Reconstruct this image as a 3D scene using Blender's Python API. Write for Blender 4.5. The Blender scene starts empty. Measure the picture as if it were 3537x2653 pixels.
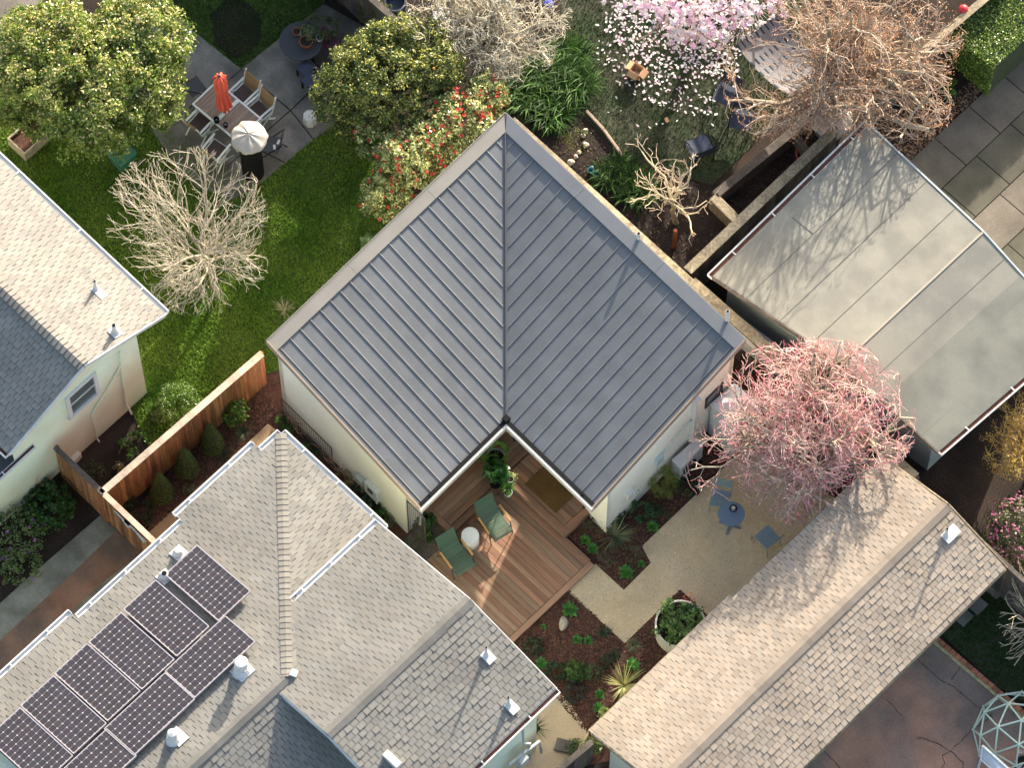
import bpy, math, random
import numpy as np
from mathutils import Vector, Matrix
random.seed(7); rng = np.random.default_rng(7)
R = math.radians
scene = bpy.context.scene
COL = scene.collection
# ------------------------------------------------------------------ camera calibration (photo pixels 3537x2653)
FPX, TH, YAW, DIST = 16000.0, R(23.1), R(-44.75), 106.7
CX, CY = 1768.5, 1326.5
AX = np.array([math.cos(YAW), math.sin(YAW)]); AY = np.array([-math.sin(YAW), math.cos(YAW)])
CAM = np.array([0, -DIST*math.sin(TH), DIST*math.cos(TH)])
def at(px, py, z=0.0):
    """world point seen at a photo pixel when it lies at height z"""
    r = np.array([(px-CX)/FPX, -(py-CY)/FPX, -1.0]); c, s = math.cos(TH), math.sin(TH)
    w = r[0]*np.array([1, 0, 0])+r[1]*np.array([0, c, s])+r[2]*np.array([0, -s, c])
    q = CAM+(z-CAM[2])/w[2]*w
    return Vector((float(q[:2]@AX), float(q[:2]@AY), z))
def en(e, n, z=0.0):
    """offset given as picture-right / picture-up metres on the ground"""
    return Vector((e*AX[0]+n*AX[1], e*AY[0]+n*AY[1], z))
def polyat(pts, z=0.0): return [tuple(at(x, y, z)) for x, y in pts]
# ------------------------------------------------------------------ materials
def mat(name, c, rough=.85, n1=(0, 0), n2=(0, 0), bump=0, bscale=30, metal=0, c2=None, mscale=3, stretch=(1, 1, 1), trans=0, spec=.3, emit=0, alpha=1, mlo=.4, mhi=.6):
    m = bpy.data.materials.new(name); m.use_nodes = True
    nt = m.node_tree; N = nt.nodes; L = nt.links
    b = N['Principled BSDF']; b.inputs['Roughness'].default_value = rough; b.inputs['Metallic'].default_value = metal
    b.inputs['Specular IOR Level'].default_value = spec
    tc = N.new('ShaderNodeTexCoord'); mp = N.new('ShaderNodeMapping'); mp.inputs['Scale'].default_value = stretch
    L.new(tc.outputs['Object'], mp.inputs['Vector'])
    at_ = N.new('ShaderNodeAttribute'); at_.attribute_name = 'col'
    def noise(sc, det=4):
        n = N.new('ShaderNodeTexNoise'); n.inputs['Scale'].default_value = sc; n.inputs['Detail'].default_value = det
        L.new(mp.outputs[0], n.inputs['Vector']); return n
    def mix(mode, a, bb, fac=1.0):
        x = N.new('ShaderNodeMix'); x.data_type = 'RGBA'; x.blend_type = mode
        for sock, v in ((6, a), (7, bb)):
            if isinstance(v, tuple): x.inputs[sock].default_value = v
            else: L.new(v, x.inputs[sock])
        if isinstance(fac, float): x.inputs[0].default_value = fac
        else: L.new(fac, x.inputs[0])
        return x.outputs[2]
    base = (*c, 1.0)
    if c2 is not None:
        n = noise(mscale, 5); rp = N.new('ShaderNodeMapRange'); rp.inputs[1].default_value = mlo; rp.inputs[2].default_value = mhi
        L.new(n.outputs[0], rp.inputs[0]); base = mix('MIX', base, (*c2, 1.0), rp.outputs[0])
    cur = mix('MULTIPLY', base, at_.outputs['Color'])
    for sc, amt in (n1, n2):
        if amt:
            n = noise(sc); rp = N.new('ShaderNodeMapRange')
            rp.inputs[1].default_value = .3; rp.inputs[2].default_value = .7
            rp.inputs[3].default_value = 1-amt; rp.inputs[4].default_value = 1+amt
            L.new(n.outputs[0], rp.inputs[0]); cur = mix('MULTIPLY', cur, rp.outputs[0])
    L.new(cur, b.inputs['Base Color'])
    if bump:
        n = noise(bscale); bp = N.new('ShaderNodeBump'); bp.inputs['Strength'].default_value = bump; bp.inputs['Distance'].default_value = .02
        L.new(n.outputs[0], bp.inputs['Height']); L.new(bp.outputs[0], b.inputs['Normal'])
    if trans:
        out = N['Material Output']; t = N.new('ShaderNodeBsdfTranslucent'); L.new(cur, t.inputs[0])
        ms = N.new('ShaderNodeMixShader'); ms.inputs[0].default_value = trans
        L.new(b.outputs[0], ms.inputs[1]); L.new(t.outputs[0], ms.inputs[2]); L.new(ms.outputs[0], out.inputs[0])
    if alpha < 1:
        out = N['Material Output']; t = N.new('ShaderNodeBsdfTransparent')
        ms = N.new('ShaderNodeMixShader'); ms.inputs[0].default_value = alpha
        L.new(t.outputs[0], ms.inputs[1]); L.new(b.outputs[0], ms.inputs[2]); L.new(ms.outputs[0], out.inputs[0])
    return m
M = {}
def defm(k, *a, **kw): M[k] = mat(k, *a, **kw)
defm('soil', (.038, .024, .018), .95, (1.2, .35), (25, .5), bump=.9, bscale=45, c2=(.022, .015, .012), mscale=.7)
defm('mulch', (.098, .043, .030), .95, (2.5, .3), (38, .65), bump=1, bscale=60, c2=(.060, .028, .020), mscale=1.4)
defm('lawn', (.055, .10, .014), .95, (1.1, .3), (14, .4), bump=.8, bscale=60, c2=(.075, .11, .024), mscale=1.2)
defm('lawn2', (.035, .050, .022), .95, (1.3, .35), (18, .45), bump=.8, bscale=60, c2=(.055, .055, .035), mscale=1.1)
defm('grass', (1, 1, 1), .8, trans=.3, spec=.2)
defm('concrete', (.21, .19, .165), .9, (1.3, .28), (40, .22), bump=.3, bscale=80, c2=(.15, .135, .115), mscale=2.2)
defm('slab', (.17, .145, .125), .9, (1.5, .22), (50, .2), bump=.3, bscale=80)
defm('redcon', (.36, .20, .14), .9, (1.2, .22), (35, .16), bump=.25, bscale=70, c2=(.20, .15, .125), mscale=.8)
defm('gravel', (.64, .485, .305), .95, (1.5, .1), (120, .30), bump=.6, bscale=160, c2=(.64, .51, .35), mscale=1.1)
defm('shingleF', (.20, .189, .170), .9, (.7, .13), (90, .16), bump=.4, bscale=150)
defm('shingleD', (.325, .265, .21), .9, (.8, .14), (90, .18), bump=.4, bscale=150)
defm('shingleL', (.225, .211, .190), .9, (2.5, .07), (90, .16), bump=.4, bscale=150)
defm('underlay', (.06, .055, .05), .9)
defm('metalroof', (.132, .135, .140), .48, (2.2, .10), (.35, .08), metal=.15, spec=.4)
defm('metalcap', (.19, .185, .175), .42, (1.6, .07), metal=.3, spec=.5)
defm('stucco', (.90, .85, .72), .9, (.8, .05), (60, .04), bump=.15, bscale=90)
defm('greenwall', (.70, .78, .64), .9, (.7, .06), (50, .04), bump=.15, bscale=90, c2=(.66, .66, .50), mscale=.6)
defm('graywall', (.42, .50, .50), .9, (.9, .12), (40, .06))
defm('white', (.58, .57, .55), .55, (2, .04))
defm('white2', (.55, .56, .56), .6, (2.5, .12))
defm('fascia', (.40, .385, .37), .6, (3, .05))
defm('tanfascia', (.33, .25, .19), .7, (3, .1))
defm('blackmetal', (.008, .008, .009), .85, spec=.15)
defm('darkgray', (.05, .052, .058), .6)
defm('navy', (.035, .045, .075), .6, (8, .15))
defm('glass', (.05, .06, .07), .06, spec=.8, alpha=.45)
defm('glassdark', (.10, .115, .12), .08, spec=.8)
defm('deckx', (.30, .172, .112), .7, (2.5, .18), (12, .2), stretch=(.25, 6, 6), bump=.15, bscale=6)
defm('decky', (.30, .168, .108), .7, (2.5, .18), (12, .2), stretch=(6, .25, 6), bump=.15, bscale=6)
defm('fencev', (.32, .135, .060), .8, (2.2, .35), (9, .3), stretch=(5, 5, .4), bump=.2, bscale=6)
defm('fenceold', (.34, .29, .22), .85, (1.6, .3), (12, .3), stretch=(1, 1, 1), bump=.3, bscale=14)
defm('fencecap', (.50, .37, .28), .85, (2, .22), (14, .2), bump=.2, bscale=12)
defm('oldwood', (.10, .082, .07), .85, (2.5, .35), (16, .3), bump=.3, bscale=14)
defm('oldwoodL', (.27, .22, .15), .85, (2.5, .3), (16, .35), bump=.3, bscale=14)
defm('redwood', (.36, .12, .05), .7, (3, .2), (14, .2), stretch=(4, 4, .5))
defm('rolled', (.20, .19, .163), .95, (.8, .09), (90, .17), bump=.3, bscale=130, c2=(.25, .235, .195), mscale=1.3)
defm('rolledline', (.13, .125, .11), .9)
defm('rolledlight', (.34, .30, .24), .9)
defm('leafdirt', (.13, .055, .04), .95, (30, .6), bump=1, bscale=60)
defm('leaf', (1.45, 1.4, 1.2), .36, trans=.3, spec=.5)
defm('blade', (1, 1, 1), .6, trans=.3, spec=.2)
defm('bark', (1, 1, 1), .9, (6, .22), (25, .25), bump=.4, bscale=30)
defm('petal', (1, 1, 1), .6, trans=.35)
defm('panelcell', (.030, .023, .026), .3, (3, .12), spec=.6)
defm('panelback', (.42, .38, .38), .4)
defm('panelframe', (.5, .45, .45), .35, metal=.5)
defm('bamboo', (.55, .30, .11), .5, (8, .15))
defm('green', (.085, .145, .105), .5, (3, .05))
defm('greenmetal', (.04, .075, .055), .5)
defm('whiteplastic', (.86, .85, .84), .4)
defm('blue', (.13, .185, .26), .5, (3, .05))
defm('tealmetal', (.17, .255, .29), .5, (3, .05))
defm('teak', (.26, .19, .15), .75, (4, .15), stretch=(5, 1, 1))
defm('sling', (.27, .19, .10), .8, (60, .12))
defm('slingdark', (.10, .065, .055), .8, (60, .12))
defm('chairwhite', (.60, .63, .58), .6)
defm('orange', (.70, .12, .07), .8, (12, .1))
defm('canvas', (.40, .36, .31), .8, (4, .12), bump=.5, bscale=6)
defm('terracotta', (.35, .11, .05), .8, (5, .2))
defm('zinc', (.42, .45, .44), .5, (4, .15))
defm('cream', (.72, .66, .54), .6, (3, .05))
defm('mat', (.16, .085, .028), .95, (60, .35), (4, .15), bump=1, bscale=120)
defm('stone', (.42, .36, .28), .85, (9, .25), bump=.5, bscale=12)
defm('cardboard', (.50, .30, .17), .85, (5, .1))
defm('teal', (.06, .26, .30), .5, (6, .15))
defm('greenplastic', (.04, .15, .10), .4, (5, .15))
defm('brick', (.40, .15, .085), .85, (8, .25), (30, .2), bump=.3, bscale=30)
defm('mortar', (.42, .36, .20), .9, (10, .3))
defm('dome', (.50, .58, .47), .5, (8, .06))
defm('red', (.6, .04, .05), .4)
defm('rope', (.55, .52, .46), .8)
defm('hammock', (.19, .18, .185), .85, (50, .08))
defm('crack', (.03, .025, .022), 1)
defm('fountain', (.40, .38, .37), .8, (4, .15), bump=.3, bscale=20)
# ------------------------------------------------------------------ mesh builder
def npmesh(name, V, F, cols, mats, mi=None, smooth=False):
    V = np.asarray(V, dtype=np.float32).reshape(-1, 3); me = bpy.data.meshes.new(name)
    F = np.asarray(F, dtype=np.int32); k = F.shape[1]; n = F.shape[0]
    me.vertices.add(len(V)); me.vertices.foreach_set('co', V.ravel())
    me.loops.add(n*k); me.loops.foreach_set('vertex_index', F.ravel())
    me.polygons.add(n); me.polygons.foreach_set('loop_start', np.arange(0, n*k, k, dtype=np.int32))
    if mi is not None: me.polygons.foreach_set('material_index', np.asarray(mi, dtype=np.int32))
    if smooth: me.polygons.foreach_set('use_smooth', np.ones(n, dtype=bool))
    me.update(calc_edges=True)
    a = me.color_attributes.new('col', 'FLOAT_COLOR', 'CORNER')
    c = np.ones((n*k, 4), dtype=np.float32); c[:, :3] = np.repeat(np.asarray(cols, dtype=np.float32).reshape(n, 3), k, axis=0)
    a.data.foreach_set('color', c.ravel())
    for m in mats: me.materials.append(M[m])
    return me
def link(name, me, parent=None, world=True):
    o = bpy.data.objects.new(name, me); COL.objects.link(o)
    if parent is not None:
        o.parent = parent
        if world:
            p = parent; mw = Matrix.Identity(4)
            while p is not None:
                mw = p.matrix_parent_inverse @ (Matrix.Translation(p.location) @ p.rotation_euler.to_matrix().to_4x4() @ Matrix.Diagonal((*p.scale, 1))) if p.parent is None else mw
                p = p.parent
            root = parent
            while root.parent is not None: root = root.parent
            rw = Matrix.Translation(root.location) @ root.rotation_euler.to_matrix().to_4x4()
            if parent is root: o.matrix_parent_inverse = rw.inverted()
    return o
class MB:
    def __init__(s): s.v = []; s.f = []; s.m = []; s.c = []; s.T = None
    def add(s, vs, fs, col=(1, 1, 1), mi=0):
        b = len(s.v)
        if s.T is not None: vs = [tuple(s.T @ Vector(v)) for v in vs]
        s.v.extend(tuple(v) for v in vs)
        for f in fs: s.f.append(tuple(i+b for i in f)); s.m.append(mi); s.c.append(col)
        return s
    def bx(s, x0, x1, y0, y1, z0, z1, col=(1, 1, 1), mi=0):
        return s.add([(x0, y0, z0), (x1, y0, z0), (x1, y1, z0), (x0, y1, z0), (x0, y0, z1), (x1, y0, z1), (x1, y1, z1), (x0, y1, z1)],
                     [(0, 3, 2, 1), (4, 5, 6, 7), (0, 1, 5, 4), (1, 2, 6, 5), (2, 3, 7, 6), (3, 0, 4, 7)], col, mi)
    def cb(s, c, sz, rz=0, col=(1, 1, 1), mi=0, rm=None):
        m = rm if rm is not None else Matrix.Rotation(rz, 3, 'Z')
        vs = [Vector(c)+m @ Vector((a*sz[0]/2, b*sz[1]/2, d*sz[2]/2)) for d in (-1, 1) for a, b in ((-1, -1), (1, -1), (1, 1), (-1, 1))]
        return s.add(vs, [(0, 3, 2, 1), (4, 5, 6, 7), (0, 1, 5, 4), (1, 2, 6, 5), (2, 3, 7, 6), (3, 0, 4, 7)], col, mi)
    def beam(s, a, b, w, h, col=(1, 1, 1), mi=0, up=(0, 0, 1)):
        """box section w wide, h tall from a to b; a,b on the axis of its section"""
        a = Vector(a); b = Vector(b); d = (b-a); L = d.length
        if L < 1e-6: return s
        d /= L; x = d.cross(Vector(up))
        if x.length < 1e-4: x = d.cross(Vector((1, 0, 0)))
        x.normalize(); y = x.cross(d)
        m = Matrix((x, d, y)).transposed()
        return s.cb((a+b)/2, (w, L, h), 0, col, mi, m)
    def slab(s, poly, t=.1, col=(1, 1, 1), mi=0, up=(0, 0, 1), side=None):
        n = len(poly); up = Vector(up)
        vs = [Vector(p) for p in poly]+[Vector(p)-up*t for p in poly]
        s.add(vs, [tuple(range(n)), tuple(range(2*n-1, n-1, -1))], col, mi)
        b = len(s.v)-2*n
        for i in range(n):
            j = (i+1) % n; s.f.append((b+i, b+n+i, b+n+j, b+j)); s.m.append(mi if side is None else side); s.c.append(col)
        return s
    def tube(s, pts, r, n=6, col=(1, 1, 1), mi=0, cap=True):
        pts = [Vector(p) for p in pts]; k = len(pts); rs = r if isinstance(r, (list, tuple)) else [r]*k
        vs = []; ref = None
        for i, p in enumerate(pts):
            d = (pts[min(i+1, k-1)]-pts[max(i-1, 0)])
            if d.length < 1e-7: d = Vector((0, 0, 1))
            d.normalize()
            if ref is None: ref = d.orthogonal().normalized()
            x = ref-d*ref.dot(d)
            x = x.normalized() if x.length > 1e-5 else d.orthogonal().normalized()
            ref = x; y = d.cross(x)
            for j in range(n):
                a = 2*math.pi*j/n; vs.append(p+(x*math.cos(a)+y*math.sin(a))*rs[i])
        fs = [(i*n+j, i*n+(j+1) % n, (i+1)*n+(j+1) % n, (i+1)*n+j) for i in range(k-1) for j in range(n)]
        if cap: fs += [tuple(range(n-1, -1, -1)), tuple(range((k-1)*n, k*n))]
        return s.add(vs, fs, col, mi)
    def lathe(s, c, prof, n=24, col=(1, 1, 1), mi=0, sx=1, sy=1):
        c = Vector(c); vs = []; k = len(prof)
        for r, z in prof:
            for j in range(n):
                a = 2*math.pi*j/n; vs.append(c+Vector((r*math.cos(a)*sx, r*math.sin(a)*sy, z)))
        fs = [(i*n+j, i*n+(j+1) % n, (i+1)*n+(j+1) % n, (i+1)*n+j) for i in range(k-1) for j in range(n)]
        fs += [tuple(range(n-1, -1, -1)), tuple(range((k-1)*n, k*n))]
        return s.add(vs, fs, col, mi)
    def build(s, name, mats, parent=None, world=True, smooth=False, bevel=0):
        me = bpy.data.meshes.new(name); me.from_pydata([tuple(v) for v in s.v], [], s.f)
        me.polygons.foreach_set('material_index', s.m)
        if smooth: me.polygons.foreach_set('use_smooth', [True]*len(s.f))
        a = me.color_attributes.new('col', 'FLOAT_COLOR', 'CORNER'); out = []
        for f, c in zip(s.f, s.c): out.extend((*c, 1.0)*len(f))
        a.data.foreach_set('color', out)
        for m in (mats if isinstance(mats, (list, tuple)) else [mats]): me.materials.append(M[m])
        me.update(); o = link(name, me, parent, world)
        if smooth: me.set_sharp_from_angle(angle=R(40))
        if bevel:
            bv = o.modifiers.new('bevel', 'BEVEL'); bv.width = bevel; bv.segments = 1; bv.limit_method = 'ANGLE'
        return o
def tag(o, label, cat, group=None, kind=None):
    o['label'] = label; o['category'] = cat
    if group: o['group'] = group
    if kind: o['kind'] = kind
    return o
def struct(o, kind='structure'): o['kind'] = kind; return o
def thing(name, loc, label, cat, group=None, rz=0):
    o = bpy.data.objects.new(name, None); COL.objects.link(o); o.location = loc; o.rotation_euler = (0, 0, rz); o.empty_display_size = .1
    return tag(o, label, cat, group)
def dup(o, loc, rz, label):
    r = o.copy(); COL.objects.link(r); r.location = loc; r.rotation_euler = (0, 0, rz); r['label'] = label
    for ch in list(o.children):
        c = ch.copy(); COL.objects.link(c); c.parent = r
        for g in ch.children:
            d = g.copy(); COL.objects.link(d); d.parent = c
    return r
def rc(lo=.85, hi=1.15, tint=.04):
    g = random.uniform(lo, hi); return tuple(g*random.uniform(1-tint, 1+tint) for _ in range(3))
def clip(poly, a, b, c):
    """keep a*x+b*y<=c"""
    out = []
    for i in range(len(poly)):
        p, q = poly[i], poly[(i+1) % len(poly)]
        dp = a*p[0]+b*p[1]-c; dq = a*q[0]+b*q[1]-c
        if dp <= 0: out.append(p)
        if (dp < 0 < dq) or (dq < 0 < dp):
            t = dp/(dp-dq); out.append((p[0]+(q[0]-p[0])*t, p[1]+(q[1]-p[1])*t))
    return out
def clip_to(poly, conv):
    area = sum(conv[i][0]*conv[(i+1) % len(conv)][1]-conv[(i+1) % len(conv)][0]*conv[i][1] for i in range(len(conv)))
    sg = 1 if area > 0 else -1
    for i in range(len(conv)):
        p, q = conv[i], conv[(i+1) % len(conv)]
        nx, ny = (q[1]-p[1])*sg, -(q[0]-p[0])*sg
        poly = clip(poly, nx, ny, nx*p[0]+ny*p[1])
        if len(poly) < 3: return []
    return poly
# ------------------------------------------------------------------ shingled roof plane: every tab is real geometry
def shingles(mb, polys, e=.142, wlo=.15, whi=.215, tlo=.012, thi=.024, mi=0, dark=.06, tint=.02, up='x'):
    """polys: convex polygons (3d) of one plane, first edge direction = eave"""
    p0 = [Vector(p) for p in polys[0]]
    nrm = (p0[1]-p0[0]).cross(p0[2]-p0[1]).normalized()
    if nrm.z < 0: nrm = -nrm
    u = nrm.cross(Vector((0, 0, 1))).normalized()       # level
    v = u.cross(nrm).normalized()
    if v.z < 0: v = -v; 
    if u.cross(v).dot(nrm) < 0: u = -u
    P2 = [[((Vector(p)-p0[0]).dot(u), (Vector(p)-p0[0]).dot(v)) for p in po] for po in polys]
    for po in P2:
        us = [q[0] for q in po]; vs = [q[1] for q in po]
        k = math.floor(min(vs)/e)
        while k*e < max(vs):
            x = min(us)-((k*.43) % 1)*.19-random.uniform(0, .03); wm = (wlo+whi)/2; jit = 0
            while x < max(us):
                j2 = random.uniform(-.022, .022); w = wm+j2-jit; jit = j2; g = .0055
                rect = [(x+g, k*e), (x+w-g, k*e), (x+w-g, (k+1)*e), (x+g, (k+1)*e)]
                c = clip_to(rect, po); x += w
                if len(c) < 3: continue
                t = random.choice((tlo, tlo, thi))
                br = random.choice((1, 1, 1, 1-dark*.5, 1-dark, 1+dark*.3))*random.uniform(.95, 1.05)
                tn = random.uniform(-tint, tint); col = (br*(1+tn), br, br*(1-tn))
                n = len(c); top = []; bot = []
                for a, b in c:
                    h = t+(.004-t)*min(1, max(0, (b-k*e)/e))+.006
                    q = p0[0]+u*a+v*b; top.append(q+nrm*h); bot.append(q-nrm*.004)
                mb.add(top+bot, [tuple(range(n))]+[(i, n+i, n+(i+1) % n, (i+1) % n) for i in range(n)], col, mi)
            k += 1
def caps(mb, a, b, w=.125, drop=.28, e=.14, mi=0, t=.014):
    """ridge / hip cap pieces folded over the line a-b; drop = fall per metre sideways"""
    a = Vector(a); b = Vector(b); d = (b-a); L = d.length; d /= L
    x = Vector((d.y, -d.x, 0)).normalized(); k = 0; s = 0
    while s < L-.02:
        l = min(e*1.1, L-s); br = .9*random.choice((1, 1.03, .95, .9, 1.0))*random.uniform(.97, 1.03); col = (br, br*.99, br*.98)
        p = a+d*s+Vector((0, 0, .022)); q = a+d*(s+l)+Vector((0, 0, .022)); up = Vector((0, 0, t))
        P0, P1 = p+up*.25, q+up*1.2
        dz = Vector((0, 0, -w*drop))
        vs = [P0, P1, P1+x*w+dz, P0+x*w+dz, P1-x*w+dz, P0-x*w+dz]
        vs += [v-up*1.1 for v in vs]
        mb.add(vs, [(0, 3, 2, 1), (0, 1, 4, 5), (1, 2, 8, 7), (4, 1, 7, 10), (3, 9, 8, 2), (5, 4, 10, 11), (0, 6, 9, 3), (0, 5, 11, 6)], col, mi)
        s += e
    return mb
def gutter(mb, a, b, w=.11, h=.09, mi=0, mi2=1, out=None, clips=0):
    """open gutter along a-b; out = outward unit vector; inner bed mi2"""
    a = Vector(a); b = Vector(b); o = Vector(out)
    z = Vector((0, 0, 1))
    mb.beam(a+o*(w)+z*0, b+o*(w)+z*0, .022, h, mi=mi)
    mb.beam(a+o*(w+.008)+z*(h/2), b+o*(w+.008)+z*(h/2), .034, .014, mi=mi)
    mb.beam(a+o*.008, b+o*.008, .012, h*.8, mi=mi)
    mb.beam(a+o*w/2-z*h*.45, b+o*w/2-z*h*.45, w, .012, mi=mi)
    if mi2 is not None: mb.beam(a+o*w/2-z*h*.05, b+o*w/2-z*h*.05, w*.86, .02, mi=mi2)
    for e_ in (a, b):
        d = (b-a).normalized(); mb.beam(e_+o*0, e_+o*(w+.012), .014, h, mi=mi)
    L = (b-a).length
    for i in range(clips):
        p = a+(b-a)*((i+.6)/clips); mb.cb(p+o*w/2+z*h*.5, (.03, w*1.15, .016) if abs(o.y) > .5 else (w*1.15, .03, .016), mi=mi)
    return mb
# ================================================================== SETTING
def sheet(name, pts, z, m, px=True, col=(1, 1, 1)):
    poly = polyat(pts, z) if px else [(x, y, z) for x, y in pts]
    mb = MB(); mb.add([(p[0], p[1], z) for p in poly], [tuple(range(len(poly)))], col); return struct(mb.build(name, [m]))
mb = MB(); mb.add([(-150, -150, 0), (150, -150, 0), (150, 150, 0), (-150, 150, 0)], [(0, 1, 2, 3)]); struct(mb.build('ground', ['soil']))
LAWN = [(-400, 380), (120, 330), (480, 380), (880, 640), (1167, 405), (1300, 330), (1420, 700), (1250, 1080), (960, 1280), (800, 1330), (520, 1560), (455, 1420), (480, 1180), (-400, 1180)]
sheet('lawn', LAWN, .008, 'lawn')
sheet('lawn_island', [(620, -120), (612, 60), (832, 238), (974, 125), (1112, 20), (1200, -120)], .016, 'lawn')
mb = MB(); c = at(815, 95, .02); mb.add([c+en(.62*math.cos(a)*random.uniform(.82, 1.15), .82*math.sin(a)*random.uniform(.85, 1.12)) for a in np.linspace(0, 2*math.pi, 26)[:-1]], [tuple(range(25))]); struct(mb.build('dirt_patch', ['soil']))
sheet('garden_lawn', [(1930, -200), (1950, 330), (2090, 480), (2200, 560), (2460, 640), (2620, 480), (2720, 330), (2850, -200)], .008, 'lawn2')
sheet('mulch_bed', [(430, 1960), (800, 1340), (960, 1230), (1500, 1860), (1560, 1840), (1740, 1700), (1960, 1860), (2380, 1450), (2620, 1180), (3150, 1700), (2700, 2500), (2000, 2653), (1780, 2653), (1450, 2400)], .006, 'mulch')
# patio of the left garden, cast in bays
PATIO = [[(505, -150), (612, 60), (832, 238), (545, 480), (430, 250)], [(835, 240), (1000, 380), (690, 655), (612, 570), (500, 420), (548, 478)],
         [(835, 236), (974, 125), (1130, 255), (1003, 377)], [(1006, 380), (1135, 258), (1290, 350), (1167, 424), (1085, 480)], [(1003, 383), (1082, 483), (905, 627), (800, 690), (700, 650)],
         [(980, 122), (1120, 12), (1310, 120), (1290, 345), (1133, 253)]]
mb = MB()
for i, po in enumerate(PATIO):
    g = (1.0, .93, 1.05, .9, .97, .62)[i]; mb.slab(polyat(po, .03), .05, col=(g, g, g))
struct(mb.build('patio', ['concrete']))
# driveway slabs, top right
mb = MB(); c0 = at(3162, 533, .03); ux = Vector((1, 0, 0)); uy = Vector((0, 1, 0))
o0 = at(3252, 453, .03)
wid = [1.02, 1.06, 1.0, 1.1, 1.05, 1.1]; x = o0.x
for i, w in enumerate(wid):
    y = o0.y-2.6+(.35 if i % 2 else 0)
    for j in range(9):
        l = 1.18; g = (.84, .60, .95, .62, .7, .6)[i]*random.uniform(.92, 1.06); t = (1, .97, .9) if i % 2 == 0 else (.95, 1, .86)
        mb.slab([(x+.012, y+.012, .03), (x+w-.012, y+.012, .03), (x+w-.012, y+l-.012, .03), (x+.012, y+l-.012, .03)], .05, col=(g*t[0], g*t[1], g*t[2])); y += l
    x += w
struct(mb.build('driveway', ['slab']))
sheet('street_corner', [(-300, -200), (190, -200), (120, 130), (-300, 420)], .012, 'slab')
# courtyard gravel
sheet('gravel_path', [(1961, 2043), (2057, 1949), (2155, 2039), (2248, 1945), (2217, 1888), (2444, 1670), (2600, 1520), (2760, 1640), (3000, 1800), (2800, 2100), (2600, 2250), (2480, 2160), (2350, 2037), (2158, 2223)], .014, 'gravel')
sheet('gravel_walk', [(1800, 2420), (1905, 2360), (1975, 2440), (2035, 2535), (2000, 2600), (1990, 2720), (1700, 2800), (1812, 2575), (1868, 2520)], .014, 'gravel')
sheet('side_path', [(925, 1463), (1010, 1530), (1000, 1600), (620, 1960), (512, 1840), (900, 1488)], .014, 'gravel', col=(.62, .52, .45))
sheet('concrete_walk', [(348, 1779), (402, 1832), (230, 2000), (-200, 2400), (-200, 2268), (102, 1992)], .02, 'concrete', col=(1.15, 1.2, 1.15))
sheet('red_walk', [(402, 1832), (490, 1912), (369, 2000), (-200, 2530), (-200, 2400), (230, 2000)], .016, 'redcon', col=(.75, .68, .62))
sheet('stone_walk', [(490, 1912), (560, 1980), (200, 2380), (-200, 2700), (-200, 2530), (369, 2000)], .022, 'concrete', col=(1.1, 1.05, .95))
# red concrete patio lower right with cracks
mb = MB(); mb.add(polyat([(2600, 2850), (2700, 2640), (3227, 2202), (3440, 2383), (3700, 2600), (3700, 2900)], .012), [tuple(range(6))])
mb.m[0] = 0
def crack(pts, w=.012):
    P_ = [at(x, y, .017) for x, y in pts]
    Q = []
    for a, b in zip(P_[:-1], P_[1:]):
        n = max(2, int((b-a).length/.06))
        for i in range(n): Q.append(a+(b-a)*(i/n)+Vector((random.uniform(-.012, .012), random.uniform(-.012, .012), 0)))
    Q.append(P_[-1])
    for i, (a, b) in enumerate(zip(Q[:-1], Q[1:])): mb.beam(a, b, w*random.uniform(.4, 1.3), .004, mi=1)
for pts in ([(3160, 2555), (3185, 2550), (3240, 2570), (3290, 2600), (3325, 2635), (3335, 2680)], [(3285, 2595), (3330, 2550), (3360, 2520), (3400, 2495), (3430, 2465)], [(3285, 2597), (3255, 2612), (3262, 2640), (3240, 2680)],
            [(3170, 2280), (3240, 2345), (3290, 2370), (3360, 2430), (3430, 2480)], [(2840, 2590), (2880, 2630), (2920, 2680)], [(3065, 2420), (3115, 2475)], [(3320, 2300), (3285, 2350)]): crack(pts)
struct(mb.build('red_patio', ['redcon', 'crack']))
sheet('weed_lawn', [(3250, 2190), (3340, 2040), (3700, 1980), (3700, 2500), (3445, 2375)], .009, 'lawn2')
# brick edging
th = thing('brick_edging', at(3227, 2202, 0), 'row of red bricks edging the red concrete patio', 'edging')
mb = MB(); a = at(3190, 2170, .05); b = at(3600, 2520, .05); n = 22
for i in range(n): mb.beam(a+(b-a)*((i+.04)/n), a+(b-a)*((i+.96)/n), .10, .09, col=rc(.75, 1.2, .06))
mb.build('brick_row', ['brick'], th)
mb = MB(); off = (b-a).normalized().cross(Vector((0, 0, 1)))*.085; mb.beam(a+off-Vector((0, 0, .025)), b+off-Vector((0, 0, .025)), .07, .04); mb.build('mortar_bed', ['mortar'], th)

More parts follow.
